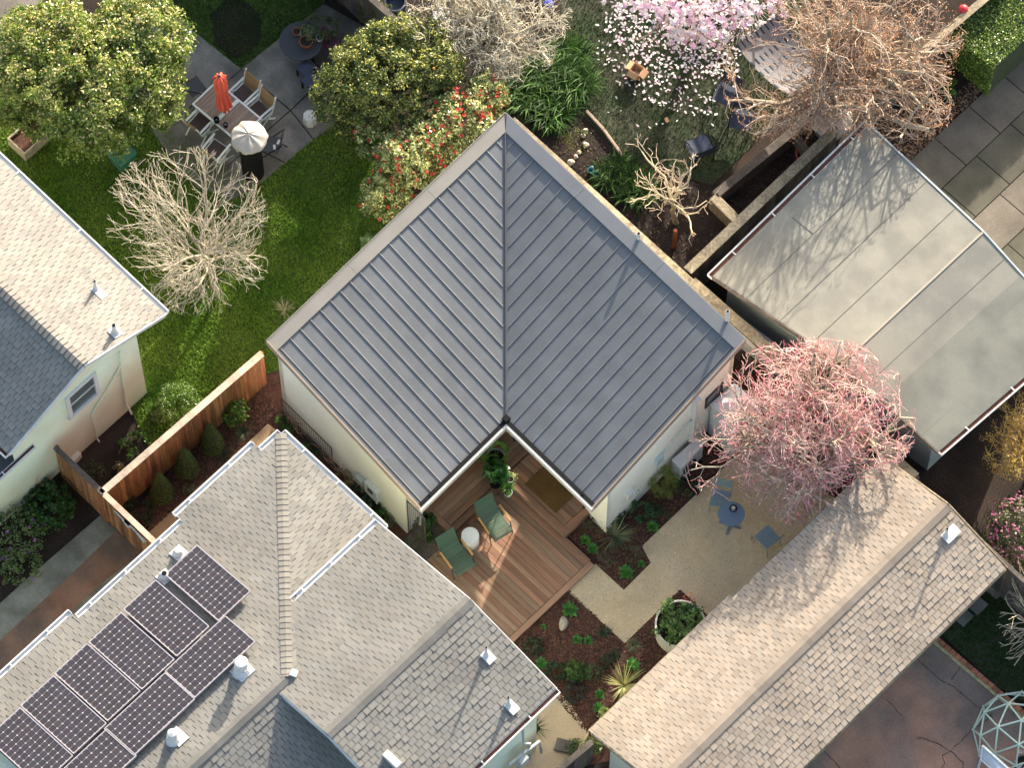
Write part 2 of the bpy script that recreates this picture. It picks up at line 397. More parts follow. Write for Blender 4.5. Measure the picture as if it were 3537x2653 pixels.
# ------------------------------------------------------------------ grass (uncountable)
def in_poly(pts, x, y):
    ins = np.zeros(len(x), bool); n = len(pts)
    for i in range(n):
        x1, y1 = pts[i][:2]; x2, y2 = pts[(i+1) % n][:2]
        if y1 == y2: continue
        c = ((y1 > y) != (y2 > y)) & (x < (x2-x1)*(y-y1)/(y2-y1)+x1); ins ^= c
    return ins
def scatter(pts_px, n, z=0.0):
    po = polyat(pts_px, z); xs = [p[0] for p in po]; ys = [p[1] for p in po]
    x = rng.uniform(min(xs), max(xs), n*3); y = rng.uniform(min(ys), max(ys), n*3)
    k = in_poly(po, x, y); return np.c_[x[k], y[k]][:n]
def grass(name, pts, n, c1, c2, h=.05, w=.012, patch=None):
    P_ = scatter(pts, n); n = len(P_)
    ang = rng.uniform(0, 2*np.pi, n); lean = rng.uniform(.2, 1.1, n)*h; hh = h*rng.uniform(.5, 1.3, n)
    d = np.c_[np.cos(ang), np.sin(ang)]; s = np.c_[-d[:, 1], d[:, 0]]*(w*rng.uniform(.6, 1.4, n))[:, None]
    V = np.zeros((n, 3, 3)); V[:, 0, :2] = P_-s; V[:, 1, :2] = P_+s; V[:, 2, :2] = P_+d*lean[:, None]; V[:, 2, 2] = hh; V[:, :2, 2] = .005
    t = .5+.5*np.sin(P_[:, 0]*2.1+1.3*np.sin(P_[:, 1]*1.7))*np.sin(P_[:, 1]*1.9+P_[:, 0]*.6); t = np.clip(t+rng.normal(0, .25, n), 0, 1)[:, None]
    C = (np.array(c1)*(1-t)+np.array(c2)*t)*rng.uniform(.7, 1.3, (n, 1))
    o = link(name, npmesh(name, V, np.arange(n*3).reshape(n, 3), C, ['grass'])); o['kind'] = 'stuff'; return o
tag(grass('grass', LAWN, 80000, (.065, .16, .012), (.21, .30, .04), .07, .014), 'short bright green grass covering the left back lawn', 'grass', kind='stuff')
tag(grass('island_grass', [(620, -60), (612, 60), (832, 238), (974, 125), (1112, 20), (1180, -60)], 9000, (.03, .07, .012), (.06, .11, .02), .06, .014), 'short grass around the dark dirt patch by the patio', 'grass', kind='stuff')
tag(grass('garden_grass', [(1950, -30), (1960, 330), (2090, 480), (2200, 560), (2460, 640), (2620, 480), (2720, 330), (2800, -30)], 16000, (.03, .05, .018), (.055, .07, .03), .05, .013), 'thin patchy grass under the fallen petals', 'grass', kind='stuff')
tag(grass('weeds', [(3260, 2200), (3340, 2060), (3600, 2000), (3600, 2460), (3440, 2370)], 5000, (.03, .07, .012), (.07, .10, .03), .06, .016), 'patchy weeds in the bed behind the brick edging', 'weeds', kind='stuff')
# wood chips lying on the mulch
def chips(name, pts, n, label, c1=(.20, .09, .06), c2=(.06, .03, .022), sz=.022, z=.012):
    P_ = scatter(pts, n); n = len(P_); a = rng.uniform(0, np.pi, n); l = sz*rng.uniform(.4, 1.3, n); w = l*rng.uniform(.25, .6, n)
    d = np.c_[np.cos(a), np.sin(a)]; s = np.c_[-d[:, 1], d[:, 0]]; V = np.zeros((n, 4, 3))
    for i, (p, q) in enumerate(((-1, -1), (1, -1), (1, 1), (-1, 1))):
        V[:, i, :2] = P_+d*(l*p)[:, None]+s*(w*q)[:, None]; V[:, i, 2] = z+rng.uniform(0, .014, n)
    t = rng.uniform(0, 1, (n, 1))**1.5; C = np.array(c2)*(1-t)+np.array(c1)*t
    o = link(name, npmesh(name, V, np.arange(n*4).reshape(n, 4), C, ['bark'])); tag(o, label, 'bark chips', kind='stuff')
chips('bark_mulch', [(1770, 2225), (1965, 2040), (2160, 2225), (2345, 2040), (2480, 2160), (2100, 2500), (2030, 2540), (1880, 2370)], 11000, 'reddish bark chips in the bed between the deck and the gravel')
chips('bark_litter', [(1962, 1855), (2120, 1790), (2440, 1560), (2500, 1600), (2215, 1885), (2245, 1945), (2155, 2035)], 6000, 'reddish bark chips along the right wall of the grey-roofed cottage')
chips('gravel_grit', [(1961, 2043), (2057, 1949), (2155, 2039), (2248, 1945), (2217, 1888), (2444, 1670), (2600, 1520), (2760, 1640), (3000, 1800), (2800, 2100), (2600, 2250), (2480, 2160), (2350, 2037), (2158, 2223)], 9000, 'tan grit scattered over the courtyard gravel', (.80, .63, .43), (.46, .34, .22), .014, .012)
chips('leaf_litter', [(2980, 330), (3200, 420), (3330, 300), (3420, 240), (3300, 480), (3120, 600), (3060, 540)], 1500, 'brown leaf litter on the soil beside the driveway', (.34, .20, .12), (.12, .07, .05), .03)
chips('garden_litter', [(1950, 380), (2090, 480), (2460, 660), (2740, 460), (2900, 480), (2480, 860), (2330, 900), (1900, 500)], 1800, 'dark leaf litter over the bare soil of the back garden', (.10, .07, .05), (.03, .02, .016), .024)
tag(grass('clover', [(120, 560), (560, 1000), (900, 760), (1150, 620), (1180, 900), (900, 1260), (560, 1500), (480, 1150)], 9000, (.10, .20, .02), (.20, .28, .05), .06, .034), 'yellow-green clover patches in the lawn', 'clover', kind='stuff')
chips('bark_strip', [(430, 1800), (900, 1290), (960, 1420), (900, 1485), (520, 1835)], 6000, 'dark bark chips in the narrow bed along the cedar fence')

# ================================================================== ROOFED BUILDINGS
def wallpoly(mb, pts, mi=0, t=.12, n=(0, 0, 1)):
    mb.slab(pts, t, mi=mi, up=n)
# ---- front shingled house
F = thing('shingle_house', (2.4, -9.5, 0), 'grey shingled hip-roof house carrying the solar panels, lower left', 'house')
OF = Vector((.165, -.128, .5))
def zF(x, y, pl):
    return {'mx': 3.0+.2027*(x+1.9), 'my': 3.0+.2206*(-5.37-y), 'wx': 3.6+.195*(x-1.33), 'wp': 4.15-.2077*(x-4.15), 'mp': 3.9-.40*(x-2.54)}[pl]
def pl3(pts, pl, dz=0): return [(x, y, zF(x, y, pl)+dz) for x, y in pts]
mb = MB(); ub = MB()
for polys, pl in (([[(-1.9, -5.37), (2.54, -9.45), (2.54, -14.8), (-1.9, -14.8)], [(-1.9, -5.96), (-2.13, -5.96), (-2.13, -8.36), (-1.9, -8.36)], [(-1.9, -11.52), (-2.1, -11.52), (-2.1, -14.8), (-1.9, -14.8)]], 'mx'),
                  ([[(-1.9, -5.37), (1.5, -5.37), (1.5, -8.494)], [(1.5, -7.9), (2.54, -8.9), (2.54, -9.45), (1.5, -8.494)]], 'my'),
                  ([[(1.33, -5.5), (4.15, -5.5), (4.15, -9.8), (2.5, -9.8), (1.33, -8.12)]], 'wx'),
                  ([[(4.15, -5.5), (6.75, -5.5), (6.75, -9.8), (4.15, -9.8)]], 'wp'),
                  ([[(2.54, -9.3), (2.54, -14.8), (7.0, -14.8), (7.0, -9.3)]], 'mp')):
    shingles(mb, [pl3(p, pl) for p in polys])
    for p in polys: ub.slab(pl3(p, pl, -.004), .12)
caps(mb, (-1.9, -5.37, 3.0), (2.54, -9.45, 3.9), drop=.16); caps(mb, (2.54, -14.8, 3.9), (2.54, -9.5, 3.9), drop=.3)
caps(mb, (4.15, -9.8, 4.15), (4.15, -5.5, 4.15), drop=.2)
rf = mb.build('roof', ['shingleF'], F); ub.build('roof_deck', ['underlay'], F)
mb = MB()
mb.bx(-1.55, 6.45, -14.8, -5.78, -.5, 2.2); mb.bx(-1.55, 6.2, -9.5, -5.78, 2.2, 2.92); mb.bx(1.6, 6.45, -9.55, -5.7, 2.9, 3.5)
mb.add([(1.6, -5.7, 3.5), (6.45, -5.7, 3.5), (4.15, -5.7, 4.02)], [(0, 1, 2)]); mb.add([(1.6, -9.55, 3.4), (6.45, -9.55, 3.4), (4.15, -9.55, 4.02)], [(0, 1, 2)])
mb.build('wall', ['greenwall'], F)
GM = ['white', 'white2', 'leafdirt']
def gut(par, *a, **k): mb = MB(); gutter(mb, *a, **k); mb.build('gutter', GM, par)
def rake(par, a, b, w, h, m='white2'): MB().beam(a, b, w, h).build('rake_board', [m], par)
gut(F, (-1.9, -5.37, 2.96), (-1.9, -5.96, 2.96), out=(-1, 0, 0), mi2=1); gut(F, (-2.13, -5.96, 2.92), (-2.13, -8.36, 2.92), out=(-1, 0, 0), clips=2)
gut(F, (-1.9, -8.36, 2.96), (-1.9, -11.5, 2.96), out=(-1, 0, 0), clips=3); gut(F, (-2.1, -11.52, 2.92), (-2.1, -14.8, 2.92), out=(-1, 0, 0), clips=3)
gut(F, (-1.9, -5.37, 2.96), (1.33, -5.37, 2.96), out=(0, 1, 0), clips=3)
gut(F, (1.33, -5.5, 3.58), (1.33, -8.1, 3.58), out=(-1, 0, 0), clips=3); gut(F, (6.75, -5.5, 3.56), (6.75, -9.8, 3.56), out=(1, 0, 0), mi2=2, clips=3)
for a_, b_ in (((1.33, -5.49, 3.53), (4.15, -5.49, 4.08)), ((4.15, -5.49, 4.08), (6.75, -5.49, 3.53)), ((2.53, -9.81, 3.77), (4.15, -9.81, 4.08)), ((4.15, -9.81, 4.08), (6.75, -9.81, 3.53))): rake(F, a_, b_, .03, .13)
p = MB(); b0 = at(1812, 2535, 1.0)
p.tube([(6.62, -6.4, 2.9), (6.66, -6.4, 1.6), (6.66, -6.2, 1.2), (6.66, -6.2, .1)], .03, 8); p.tube([(6.7, -6.9, 1.3), (6.7, -5.95, .9), (6.72, -5.9, .1)], .035, 8); p.cb((6.75, -6.55, 1.0), (.22, .25, .3)); p.tube([(6.8, -6.9, .5), (6.8, -6.9, .62)], .11, 14)
p.build('gas_pipe', ['zinc'], F)
# roof vents
def vent(x, y, z, par, r=.035, h=.45, plate=(.3, .22), ax='x', big=False, off=(0, 0), tilt=0, dark=False):
    o = MB(); o.cb((x+off[0], y+off[1], z+.035), (plate[0], plate[1], .02), rm=Matrix.Rotation(tilt, 3, ax.upper())); v = o.build('roof_vent', ['white2'], par)
    q = MB(); q.lathe((x, y, z), [(r*2.4, 0), (r*2.1, .05), (r*1.25, .2), (r*1.2, .24)], 14); q.tube([(x, y, z), (x, y, z+h)], r, 12)
    if big: q.lathe((x, y, z+h-.02), [(r*.9, -.12), (r*1.5, -.1), (r*1.55, .07), (r*1.3, .13), (.02, .15)], 20)
    q.build('vent_pipe', ['white'], v)
    if not big: q = MB(); q.tube([(x, y, z+h-.002), (x, y, z+h+.012)], r*.8, 12); q.build('pipe_mouth', ['blackmetal'], v)
def vat(px, py, pl): # point on plane seen at px
    z = 3.5
    for _ in range(12): q = at(px, py, z); z = zF(q.x-OF.x, q.y-OF.y, pl)+OF.z
    q = q-OF; return (q.x, q.y, z-OF.z)
t11 = math.atan(.2)
for px, py, pl, kw in ((837, 2320, 'mx', dict(r=.1, h=.5, plate=(.4, .4), big=True)), (600, 2560, 'mx', dict(r=.075, h=.42, plate=(.42, .3), big=True, off=(0, .12))),
                       (617, 1913, 'mx', dict(r=.06, h=.22, plate=(.3, .3))), (570, 1995, 'mx', dict(r=.07, h=.25, plate=(.3, .3))), (1680, 2265, 'wp', dict(r=.03, h=.5, off=(.06, .0))), (1756, 2438, 'wp', dict(r=.035, h=.5, off=(.09, .02)))):
    x, y, z = vat(px, py, pl); s = -1 if pl in ('mx', 'wx') else 1; vent(x, y, z, F, ax='y', tilt=s*t11, **kw)
q = MB(); x, y, z = vat(1355, 2632, 'wp'); q.cb((x, y, z+.1), (.42, .16, .2)); q.build('roof_box', ['white'], F)
q = MB(); x, y, z = vat(1010, 2322, 'mx'); q.cb((x+.05, y, z+.03), (.16, .16, .05), .4); q.build('ridge_flashing', ['zinc'], F)
# ---- solar panels
F.location = F.location+OF
def solar_panel(loc, label, nx=12, ny=6, W=None, H=None):
    th = thing('solar_panel', loc, label, 'solar panel', 'solar panels on the grey shingled roof'); th.rotation_euler = (0, -math.atan(.2027), 0)
    W, H = W or PW, H or PH
    mb = MB(); mb.bx(0, W, 0, H, .0, .03); mb.build('backsheet', ['panelback'], th, world=False)
    mb = MB(); cw, chh = (W-.04)/nx, (H-.04)/ny
    for i in range(nx):
        for j in range(ny):
            x0 = .02+i*cw+.004; x1 = x0+cw-.008; y0 = .02+j*chh+.004; y1 = y0+chh-.008; k = .018
            mb.add([(x0+k, y0, .034), (x1-k, y0, .034), (x1, y0+k, .034), (x1, y1-k, .034), (x1-k, y1, .034), (x0+k, y1, .034), (x0, y1-k, .034), (x0, y0+k, .034)], [tuple(range(8))], rc(.85, 1.15, .08))
    mb.build('solar_cells', ['panelcell'], th, world=False)
    mb = MB(); f = .013
    for x0, x1, y0, y1 in ((-f/2, f, 0, H), (W-f, W+f/2, 0, H), (f, W-f, -f/2, f), (f, W-f, H-f, H+f/2)): mb.bx(x0, x1, y0, y1, -.01, .045)
    mb.build('frame', ['panelframe'], th, world=False); return th
def pan(px, py): # on plane raised .1 m above roof
    z = 3.5
    for _ in range(12): q = at(px, py, z); z = zF(q.x-OF.x, q.y-OF.y, 'mx')+OF.z+.15
    return Vector((q.x, q.y, z))
# measured corners: (uphill-left top, along d1) ; local x runs up the slope, y along the ridge
A, B, Cc = pan(541, 2006), pan(730, 2164), pan(428, 2109)
PW, PH = (B-A).length-.012, (A-Cc).length-.012
ey = (A-Cc).normalized(); ex = (B-A).normalized()
row1 = [(428, 2109), (308, 2222), (190, 2330), (73, 2442), (-43, 2553)]
lab = ['second solar panel from the top of the array, below the detached one', 'solar panel third from the top along the gutter side of the roof', 'middle solar panel of the gutter-side row, fourth from the top',
       'solar panel fifth from the top on the gutter side', 'solar panel cut by the left edge of the photo']
for (px, py), l in zip(row1, lab): solar_panel(pan(px, py), l)
solar_panel(pan(571, 1988), 'topmost solar panel, set apart between two roof vents and the ridge')
A2, B2, C2 = pan(571, 2323), pan(778, 2127), pan(676, 2414)
for (px, py), l in zip([(571, 2323), (361, 2522), (158, 2718)], ['solar panel beside the big white capped vent', 'ridge-side solar panel between the capped vent and the bottom edge', 'lowest ridge-side solar panel, cut by the bottom edge']): solar_panel(pan(px, py), l, 6, 12, (C2-A2).length-.012, (B2-A2).length-.012)

# ---- brown shingle house
D = thing('tan_shingle_house', (9.7, -.7, 0), 'long house with sunlit tan shingle gable roof, lower right', 'house')
dz = lambda x: 2.3+.55*(x-7.77)/1.97 if x < 9.74 else 2.85-.55*(x-9.74)/1.85
mb = MB(); ub = MB()
for po in ([[(7.77, 3.88), (7.77, -5.35), (9.74, -5.35), (9.74, 3.84)], [(7.67, -.93), (7.67, -5.35), (7.77, -5.35), (7.77, -.93)]], [[(11.57, 3.84), (9.74, 3.84), (9.74, -5.35), (11.57, -5.35)]]):
    P3 = [[(x, y, dz(x)) for x, y in p] for p in po]; shingles(mb, P3, e=.135, wlo=.15, whi=.21, dark=.13, tint=.025)
    for p in P3: ub.slab([(a, b, c-.004) for a, b, c in p], .11)
caps(mb, (9.74, -5.35, 2.85), (9.74, 3.84, 2.85), drop=.25, w=.14)
mb.build('roof', ['shingleD'], D); ub.build('roof_deck', ['underlay'], D)
mb = MB(); mb.bx(8.1, 11.1, -5.1, 3.6, 0, 2.2); mb.add([(8.1, -5.1, 2.2), (11.1, -5.1, 2.2), (9.74, -5.1, 2.74)], [(0, 1, 2)]); mb.add([(8.1, 3.6, 2.2), (11.1, 3.6, 2.2), (9.74, 3.6, 2.74)], [(0, 1, 2)]); mb.build('wall', ['cream'], D)
for y in (-5.36, 3.89): rake(D, (7.75, y, 2.25), (9.74, y, 2.8), .03, .1, 'oldwoodL'); rake(D, (9.74, y, 2.8), (11.57, y, 2.25), .03, .1, 'oldwoodL')
for a_, b_ in (((7.755, -.93, 2.24), (7.755, 3.88, 2.24)), ((7.655, -5.35, 2.22), (7.655, -.93, 2.22)), ((11.585, -5.35, 2.24), (11.585, 3.84, 2.24))): MB().beam(a_, b_, .03, .09).build('eave_board', ['oldwoodL'], D)
q = at(3266, 1853, 2.6); zz = dz(q.x); q = at(3266, 1853, zz); vent(q.x, q.y, zz, D, r=.032, h=.45, plate=(.26, .42), off=(.05, .12), ax='y', tilt=.29)

# ---- left green-walled house
Lh = thing('green_walled_house', (-8, -7.6, 0), 'pale green house with tan shingle gable roof at the left edge', 'house')
mb = MB(); ub = MB()
zl = lambda y: 3.2+1.03*(-5.24-y)/2.38 if y > -7.62 else 4.23-1.03*(-7.62-y)/2.38
Pn = [(-14, -5.2, zl(-5.24)), (-5.77, -5.24, zl(-5.24)), (-5.77, -7.62, 4.23), (-14, -7.6, 4.22)]
Ps = [(-14, -10, zl(-10)), (-5.77, -10, zl(-10)), (-5.77, -7.62, 4.23), (-14, -7.62, 4.23)]
shingles(mb, [Pn]); shingles(mb, [Ps]); caps(mb, (-14, -7.62, 4.23), (-5.77, -7.62, 4.23), drop=.33, w=.16, t=.03)
for P_ in (Pn, Ps): ub.slab([(a, b, c-.004) for a, b, c in P_], .1)
mb.build('roof', ['shingleL'], Lh); ub.build('roof_deck', ['underlay'], Lh)
mb = MB(); mb.add([(-5.8, -6.08, 0), (-5.8, -14, 0), (-5.8, -14, 2.5), (-5.8, -9.9, 2.5), (-5.8, -9.9, 3.12), (-5.8, -7.62, 4.08), (-5.8, -6.08, 3.38)], [(0, 1, 2, 3, 4, 5, 6)]); mb.bx(-14, -5.81, -6.2, -6.08, 0, 3.3)
mb.bx(-14, -5.95, -9.9, -9.8, 2.3, 3.1); mb.build('wall', ['greenwall'], Lh)
gut(Lh, (-14, -5.2, 3.14), (-5.77, -5.24, 3.14), out=(0, 1, 0), clips=4); gut(Lh, (-14, -10, 3.14), (-5.77, -10, 3.14), out=(0, -1, 0), mi2=2, clips=3)
gut(Lh, (-5.8, -9.35, 2.55), (-5.8, -14, 2.4), out=(1, 0, 0), w=.1, mi2=2, clips=3)
rake(Lh, (-5.76, -5.24, 3.14), (-5.76, -7.62, 4.17), .035, .12); rake(Lh, (-5.76, -7.62, 4.17), (-5.76, -10, 3.14), .035, .12)
mb = MB(); Pw = [(-5.82, -9.35, 2.6), (-5.82, -14, 2.45), (-14, -14, 2.3), (-14, -9.35, 2.6)]; mb.slab(Pw, .08); mb.build('lean_to_roof', ['darkgray'], Lh)
# window (on wall plane x=-5.8)
def onX(px, py, X):
    z = 2.0
    for _ in range(40):
        q = at(px, py, z); z -= (q.x-X)/.29*.7
    return Vector((X, q.y, z))
wc = [onX(228, 1372, -5.8), onX(236, 1440, -5.8), onX(338, 1338, -5.8), onX(330, 1275, -5.8)]
y0, y1, z0, z1 = wc[1].y, wc[2].y, wc[1].z, min(wc[3].z, 3.5)
z0 = min(wc[1].z, wc[2].z); z1 = z0+1.0
mb = MB(); fw = .09
mb.bx(-5.8, -5.74, y0, y0+fw, z0, z1); mb.bx(-5.8, -5.74, y1-fw, y1, z0, z1); mb.bx(-5.8, -5.73, y0-.03, y1+.03, z0-fw*.9, z0); mb.bx(-5.8, -5.74, y0, y1, z1, z1+fw); w_ = mb.build('window', ['white'], Lh)
mb = MB(); mb.bx(-5.8, -5.782, y0+fw, y1-fw, z0, z1); mb.build('pane', ['glassdark'], w_)
mb = MB(); mb.bx(-5.79, -5.765, y0+fw, y1-fw, (z0+z1)/2-.02, (z0+z1)/2+.02); mb.bx(-5.79, -5.765, y0+fw, y0+fw+.03, z0, z1); mb.build('sash', ['white'], w_)
mb = MB()
a, b_, c_, d_ = onX(375, 1300, -5.76), onX(410, 1330, -5.76), onX(445, 1405, -5.76), onX(412, 1215, -5.76)
mb.tube([d_, onX(418, 1262, -5.76), onX(385, 1322, -5.76), onX(316, 1432, -5.76), onX(335, 1515, -5.76), onX(344, 1528, -5.7)], .022, 8)
mb.tube([onX(418, 1262, -5.76), onX(436, 1395, -5.76), onX(455, 1430, -5.68)], .03, 8); mb.build('downpipe', ['greenwall'], Lh)
for px, py, k in ((332, 998, dict(off=(.12, -.02), plate=(.36, .2))), (398, 1150, dict(r=.05))):
    z = 3.6
    for _ in range(12): q = at(px, py, z); z = zl(q.y)
    vent(q.x, q.y, z, Lh, r=k.get('r', .035), h=.42, plate=k.get('plate', (.26, .26)), off=k.get('off', (0, 0)), ax='x', tilt=-.41)
tag(MB().cb(tuple(at(258, 1582, .12)), (.16, .3, .24), .1).build('concrete_block', ['cream']), 'small pale block at the foot of the pale green wall', 'block')

# ---- garage with rolled roofing
G = thing('garage', (5.4, 7, 0), 'pale garage with flat felt roof and tree shadows, upper right', 'garage')
A0, A1, R0, R1, B0, B1 = (2.05, 4.39, 2.3), (1.95, 9.72, 2.3), (5.73, 4.72, 2.75), (5.78, 9.38, 2.75), (8.62, 4.83, 2.3), (8.85, 9.15, 2.3)
mb = MB(); mb.slab([A0, R0, R1, A1], .1); mb.slab([R0, B0, B1, R1], .1)
def lerp(a, b, t): return tuple(a[i]+(b[i]-a[i])*t for i in range(3))
def up(p, h=.006): return (p[0], p[1], p[2]+h)
S0, S1 = lerp(A0, R0, .27), lerp(A1, R1, .27)
for t in (.26, .52, .77): mb.beam(up(lerp(A0, R0, t)), up(lerp(A1, R1, t)), .010, .006, mi=1)
for t in (.25, .55, .82): mb.beam(up(lerp(R0, B0, t)), up(lerp(R1, B1, t)), .010, .006, mi=1)
mb.beam(up(lerp(lerp(A0, A1, .44), lerp(R0, R1, .44), .26)), up(lerp(lerp(A0, A1, .44), lerp(R0, R1, .44), .08)), .014, .006, mi=1)
mb.beam(up(R0, .01), up(R1, .01), .05, .02, mi=2)
P_ = [lerp(R0, B0, .42), lerp(R0, B0, 1), lerp(R1, B1, 1), lerp(R1, B1, .42)]
mb.add([up(p, .008) for p in P_], [(0, 1, 2, 3)], (.8, .84, .84))
mb.build('roof', ['rolled', 'rolledline', 'rolledlight'], G)
mb = MB(); mb.slab([(2.25, 4.75, 2.2), (8.25, 5.15, 2.2), (8.3, 8.9, 2.2), (2.2, 9.3, 2.2)], 2.2); mb.build('wall', ['graywall'], G)
gut(G, (2.07, 4.36, 2.26), (1.95, 9.72, 2.26), out=(-1, 0, 0), mi2=2, w=.12, clips=4); gut(G, (8.6, 4.85, 2.26), (8.83, 9.15, 2.26), out=(1, 0, 0), mi2=2, w=.12, clips=3)
rake(G, up(A0, -.05), up(R0, -.05), .04, .12, 'oldwood'); rake(G, up(R0, -.05), up(B0, -.05), .04, .12, 'oldwood'); rake(G, up(A1, -.03), up(R1, -.03), .04, .10, 'zinc'); rake(G, up(R1, -.03), up(B1, -.03), .04, .10, 'zinc')
tag(MB().slab([(3.0, 3.98, 1.5), (5.6, 4.2, 1.5), (5.6, 4.6, 1.62), (3.0, 4.35, 1.62)], .5).build('stone_ledge', ['fountain']), 'low grey masonry ledge between the garage and the weathered fence', 'ledge')
# ================================================================== GREY STANDING-SEAM COTTAGE
H = thing('grey_roof_cottage', (0, 0, 0), 'cream cottage with grey standing-seam butterfly roof in the centre', 'house')
fF, fL, fR = Vector((-3.557, 3.372, 0)), Vector((-3.345, -4.282, 0)), Vector((4.13, 3.145, 0))
ea = (fR-fF).normalized(); eb = (fL-fF).normalized() # p along ea, q along eb (towards -Y)
S = 7.67; NI = 4.83; Z0 = 4.0; SL = .20
def hp(p, q, z=None):
    w = fF+ea*p+eb*q
    return Vector((w.x, w.y, Z0-SL*min(p, q) if z is None else z))
def pq(w):
    d = w-fF; det = ea.x*eb.y-ea.y*eb.x; return ((d.x*eb.y-d.y*eb.x)/det, (ea.x*d.y-ea.y*d.x)/det)
def lp(p, q, h=0): w = fF+ea*p+eb*q; return Vector((w.x, w.y, Z0-SL*p+h))   # left plane
def rp(p, q, h=0): w = fF+ea*p+eb*q; return Vector((w.x, w.y, Z0-SL*q+h))   # right plane
mb = MB()
mb.slab([lp(0, 0), lp(0, S), lp(NI, S), lp(NI, NI)], .09); mb.slab([rp(0, 0), rp(NI, NI), rp(S, NI), rp(S, 0)], .09)
CAPW = .27; sp = .318
k = CAPW+.30
while k < S-.1:   # seams
    e1 = min(NI, k-.10)
    if e1 > CAPW+.05:
        mb.beam(lp(CAPW, k, .010), lp(e1, k, .010), .015, .021, col=(2.6, 2.35, 2.0)); mb.beam(rp(k, CAPW, .011), rp(k, e1, .011), .015, .024, col=(1.7, 1.6, 1.5))  # seam colours brightened to stand in for sunlit highlights, most on the left
    k += sp
mb.beam(lp(CAPW, CAPW, .02), lp(NI, NI, .02), .028, .05, col=(.62, .62, .64))
for s_ in (-1, 1):
    a = .085*s_; mb.beam((lp if s_ < 0 else rp)(CAPW+.1-a, CAPW+.1+a, .012), (lp if s_ < 0 else rp)(NI-.05-a, NI-.05+a, .012), .008, .012, col=(.7, .7, .72))
mb.beam(lp(CAPW, S-.02, .015), lp(NI, S-.02, .015), .035, .05); mb.beam(rp(S-.02, CAPW, .015), rp(S-.02, NI, .015), .035, .05)
mb.build('roof', ['metalroof'], H)
mb = MB()
def capseg(a, b, c, d, col): mb.slab([a, b, c, d], .03, col=col)
n = 3
for i in range(n):
    q0, q1 = S*i/n, S*(i+1)/n-.006
    a0 = CAPW if i == 0 else q0
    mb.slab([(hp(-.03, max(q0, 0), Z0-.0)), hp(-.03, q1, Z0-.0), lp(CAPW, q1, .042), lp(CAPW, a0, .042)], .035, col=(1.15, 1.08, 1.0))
    mb.slab([hp(max(q0, 0), -.05, Z0+.03), rp(a0, CAPW, .042), rp(q1, CAPW, .042), hp(q1, -.05, Z0+.03)], .035, col=(.88, .93, 1.02))  # light put into the tint: left band warm as lit, right band cool
mb.beam(hp(-.06, -.06, Z0-.07), hp(-.06, S+.02, Z0-.07), .02, .18); mb.beam(hp(-.04, -.06, Z0-.06), hp(S+.03, -.06, Z0-.06), .02, .18)
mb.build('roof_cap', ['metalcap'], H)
MB().beam(lp(-.05, S+.02, -.06), lp(NI+.08, S+.02, -.06), .035, .22).build('rake_board', ['tanfascia'], H); MB().beam(rp(S+.02, -.05, -.06), rp(S+.02, NI+.08, -.06), .035, .22).build('rake_board', ['tanfascia'], H)
zl_ = Z0-SL*NI
mb = MB(); g_ = .035
mb.beam(hp(NI+.05, NI+.05, zl_+.01), hp(NI+.05, S, zl_+.01), .10, .05); mb.beam(hp(NI+.10, NI+.05, zl_+.01), hp(S, NI+.05, zl_+.01), .10, .05); mb.cb(hp(NI+.02, NI+.02, zl_+.04), (.14, .14, .1), .0)
mb.cb(hp(S-.35, NI+.03, zl_+.035), (.06, .05, .04)); mb.cb(hp(NI+.03, S-.35, zl_+.035), (.04, .05, .03))
mb.build('gutter', ['blackmetal'], H)  # solid black bar paints in the shade inside the gutter
MB().beam(hp(NI+.125, NI+.09, zl_-.05), hp(NI+.125, S+.05, zl_-.05), .07, .16).build('gutter_face', ['fascia'], H); MB().beam(hp(NI+.165, NI+.125, zl_-.05), hp(S+.05, NI+.125, zl_-.05), .07, .16).build('gutter_face', ['fascia'], H)
# walls with real openings: local wall helper in (p,q)
W1 = .12; WX = .72; WY = -.88
pW = (Vector((WX, 0, 0))-fF).dot(ea); qW = (Vector((0, WY, 0))-fF).dot(eb)   # notch wall lines
pW, qW = 4.26, 4.27
o_ = .12; PE = S-o_; 
mb = MB()
def zr(p, q): return Z0-SL*min(p, q)-.11
def wq(p0, q0, p1, q1, zb, zt0, zt1, side, mi=0):
    """upright wall piece between two plan points, bottom zb, tops zt0/zt1; side = inward unit (dp,dq)"""
    a = hp(p0, q0, zb); b = hp(p1, q1, zb); c = hp(p1, q1, zt1); d = hp(p0, q0, zt0); off = (ea*side[0]+eb*side[1])*W1
    mb.add([a, b, c, d, a+off, b+off, c+off, d+off], [(0, 1, 2, 3), (7, 6, 5, 4), (0, 4, 5, 1), (1, 5, 6, 2), (2, 6, 7, 3), (3, 7, 4, 0)], mi=mi)
wq(o_, .0+o_, o_, PE, 0, zr(o_, 1)-.02, zr(o_, 1)-.02, (1, 0))                      # upper-left wall
wq(o_, PE, pW, PE, 0, zr(o_, PE), zr(pW, PE), (0, -1))                             # lower-left facing wall
wq(pW, PE-.02, pW, PE-.55, 0, zr(pW, 7), zr(pW, 7), (-1, 0)); wq(pW, qW+.5, pW, qW, 0, zr(pW, 7), zr(pW, 7), (-1, 0)); wq(pW, PE-.55, pW, qW+.5, 2.05, zr(pW, 7), zr(pW, 7), (-1, 0))
wq(pW, qW, pW+.3, qW, 0, zr(7, qW), zr(7, qW), (0, -1)); wq(PE-.7, qW, PE, qW, 0, zr(7, qW), zr(7, qW), (0, -1)); wq(pW+.3, qW, PE-.7, qW, 2.12, zr(7, qW), zr(7, qW), (0, -1))
wq(PE, qW-.02, PE, o_, 0, zr(PE, qW), zr(PE, o_), (-1, 0))                          # lower-right facing wall
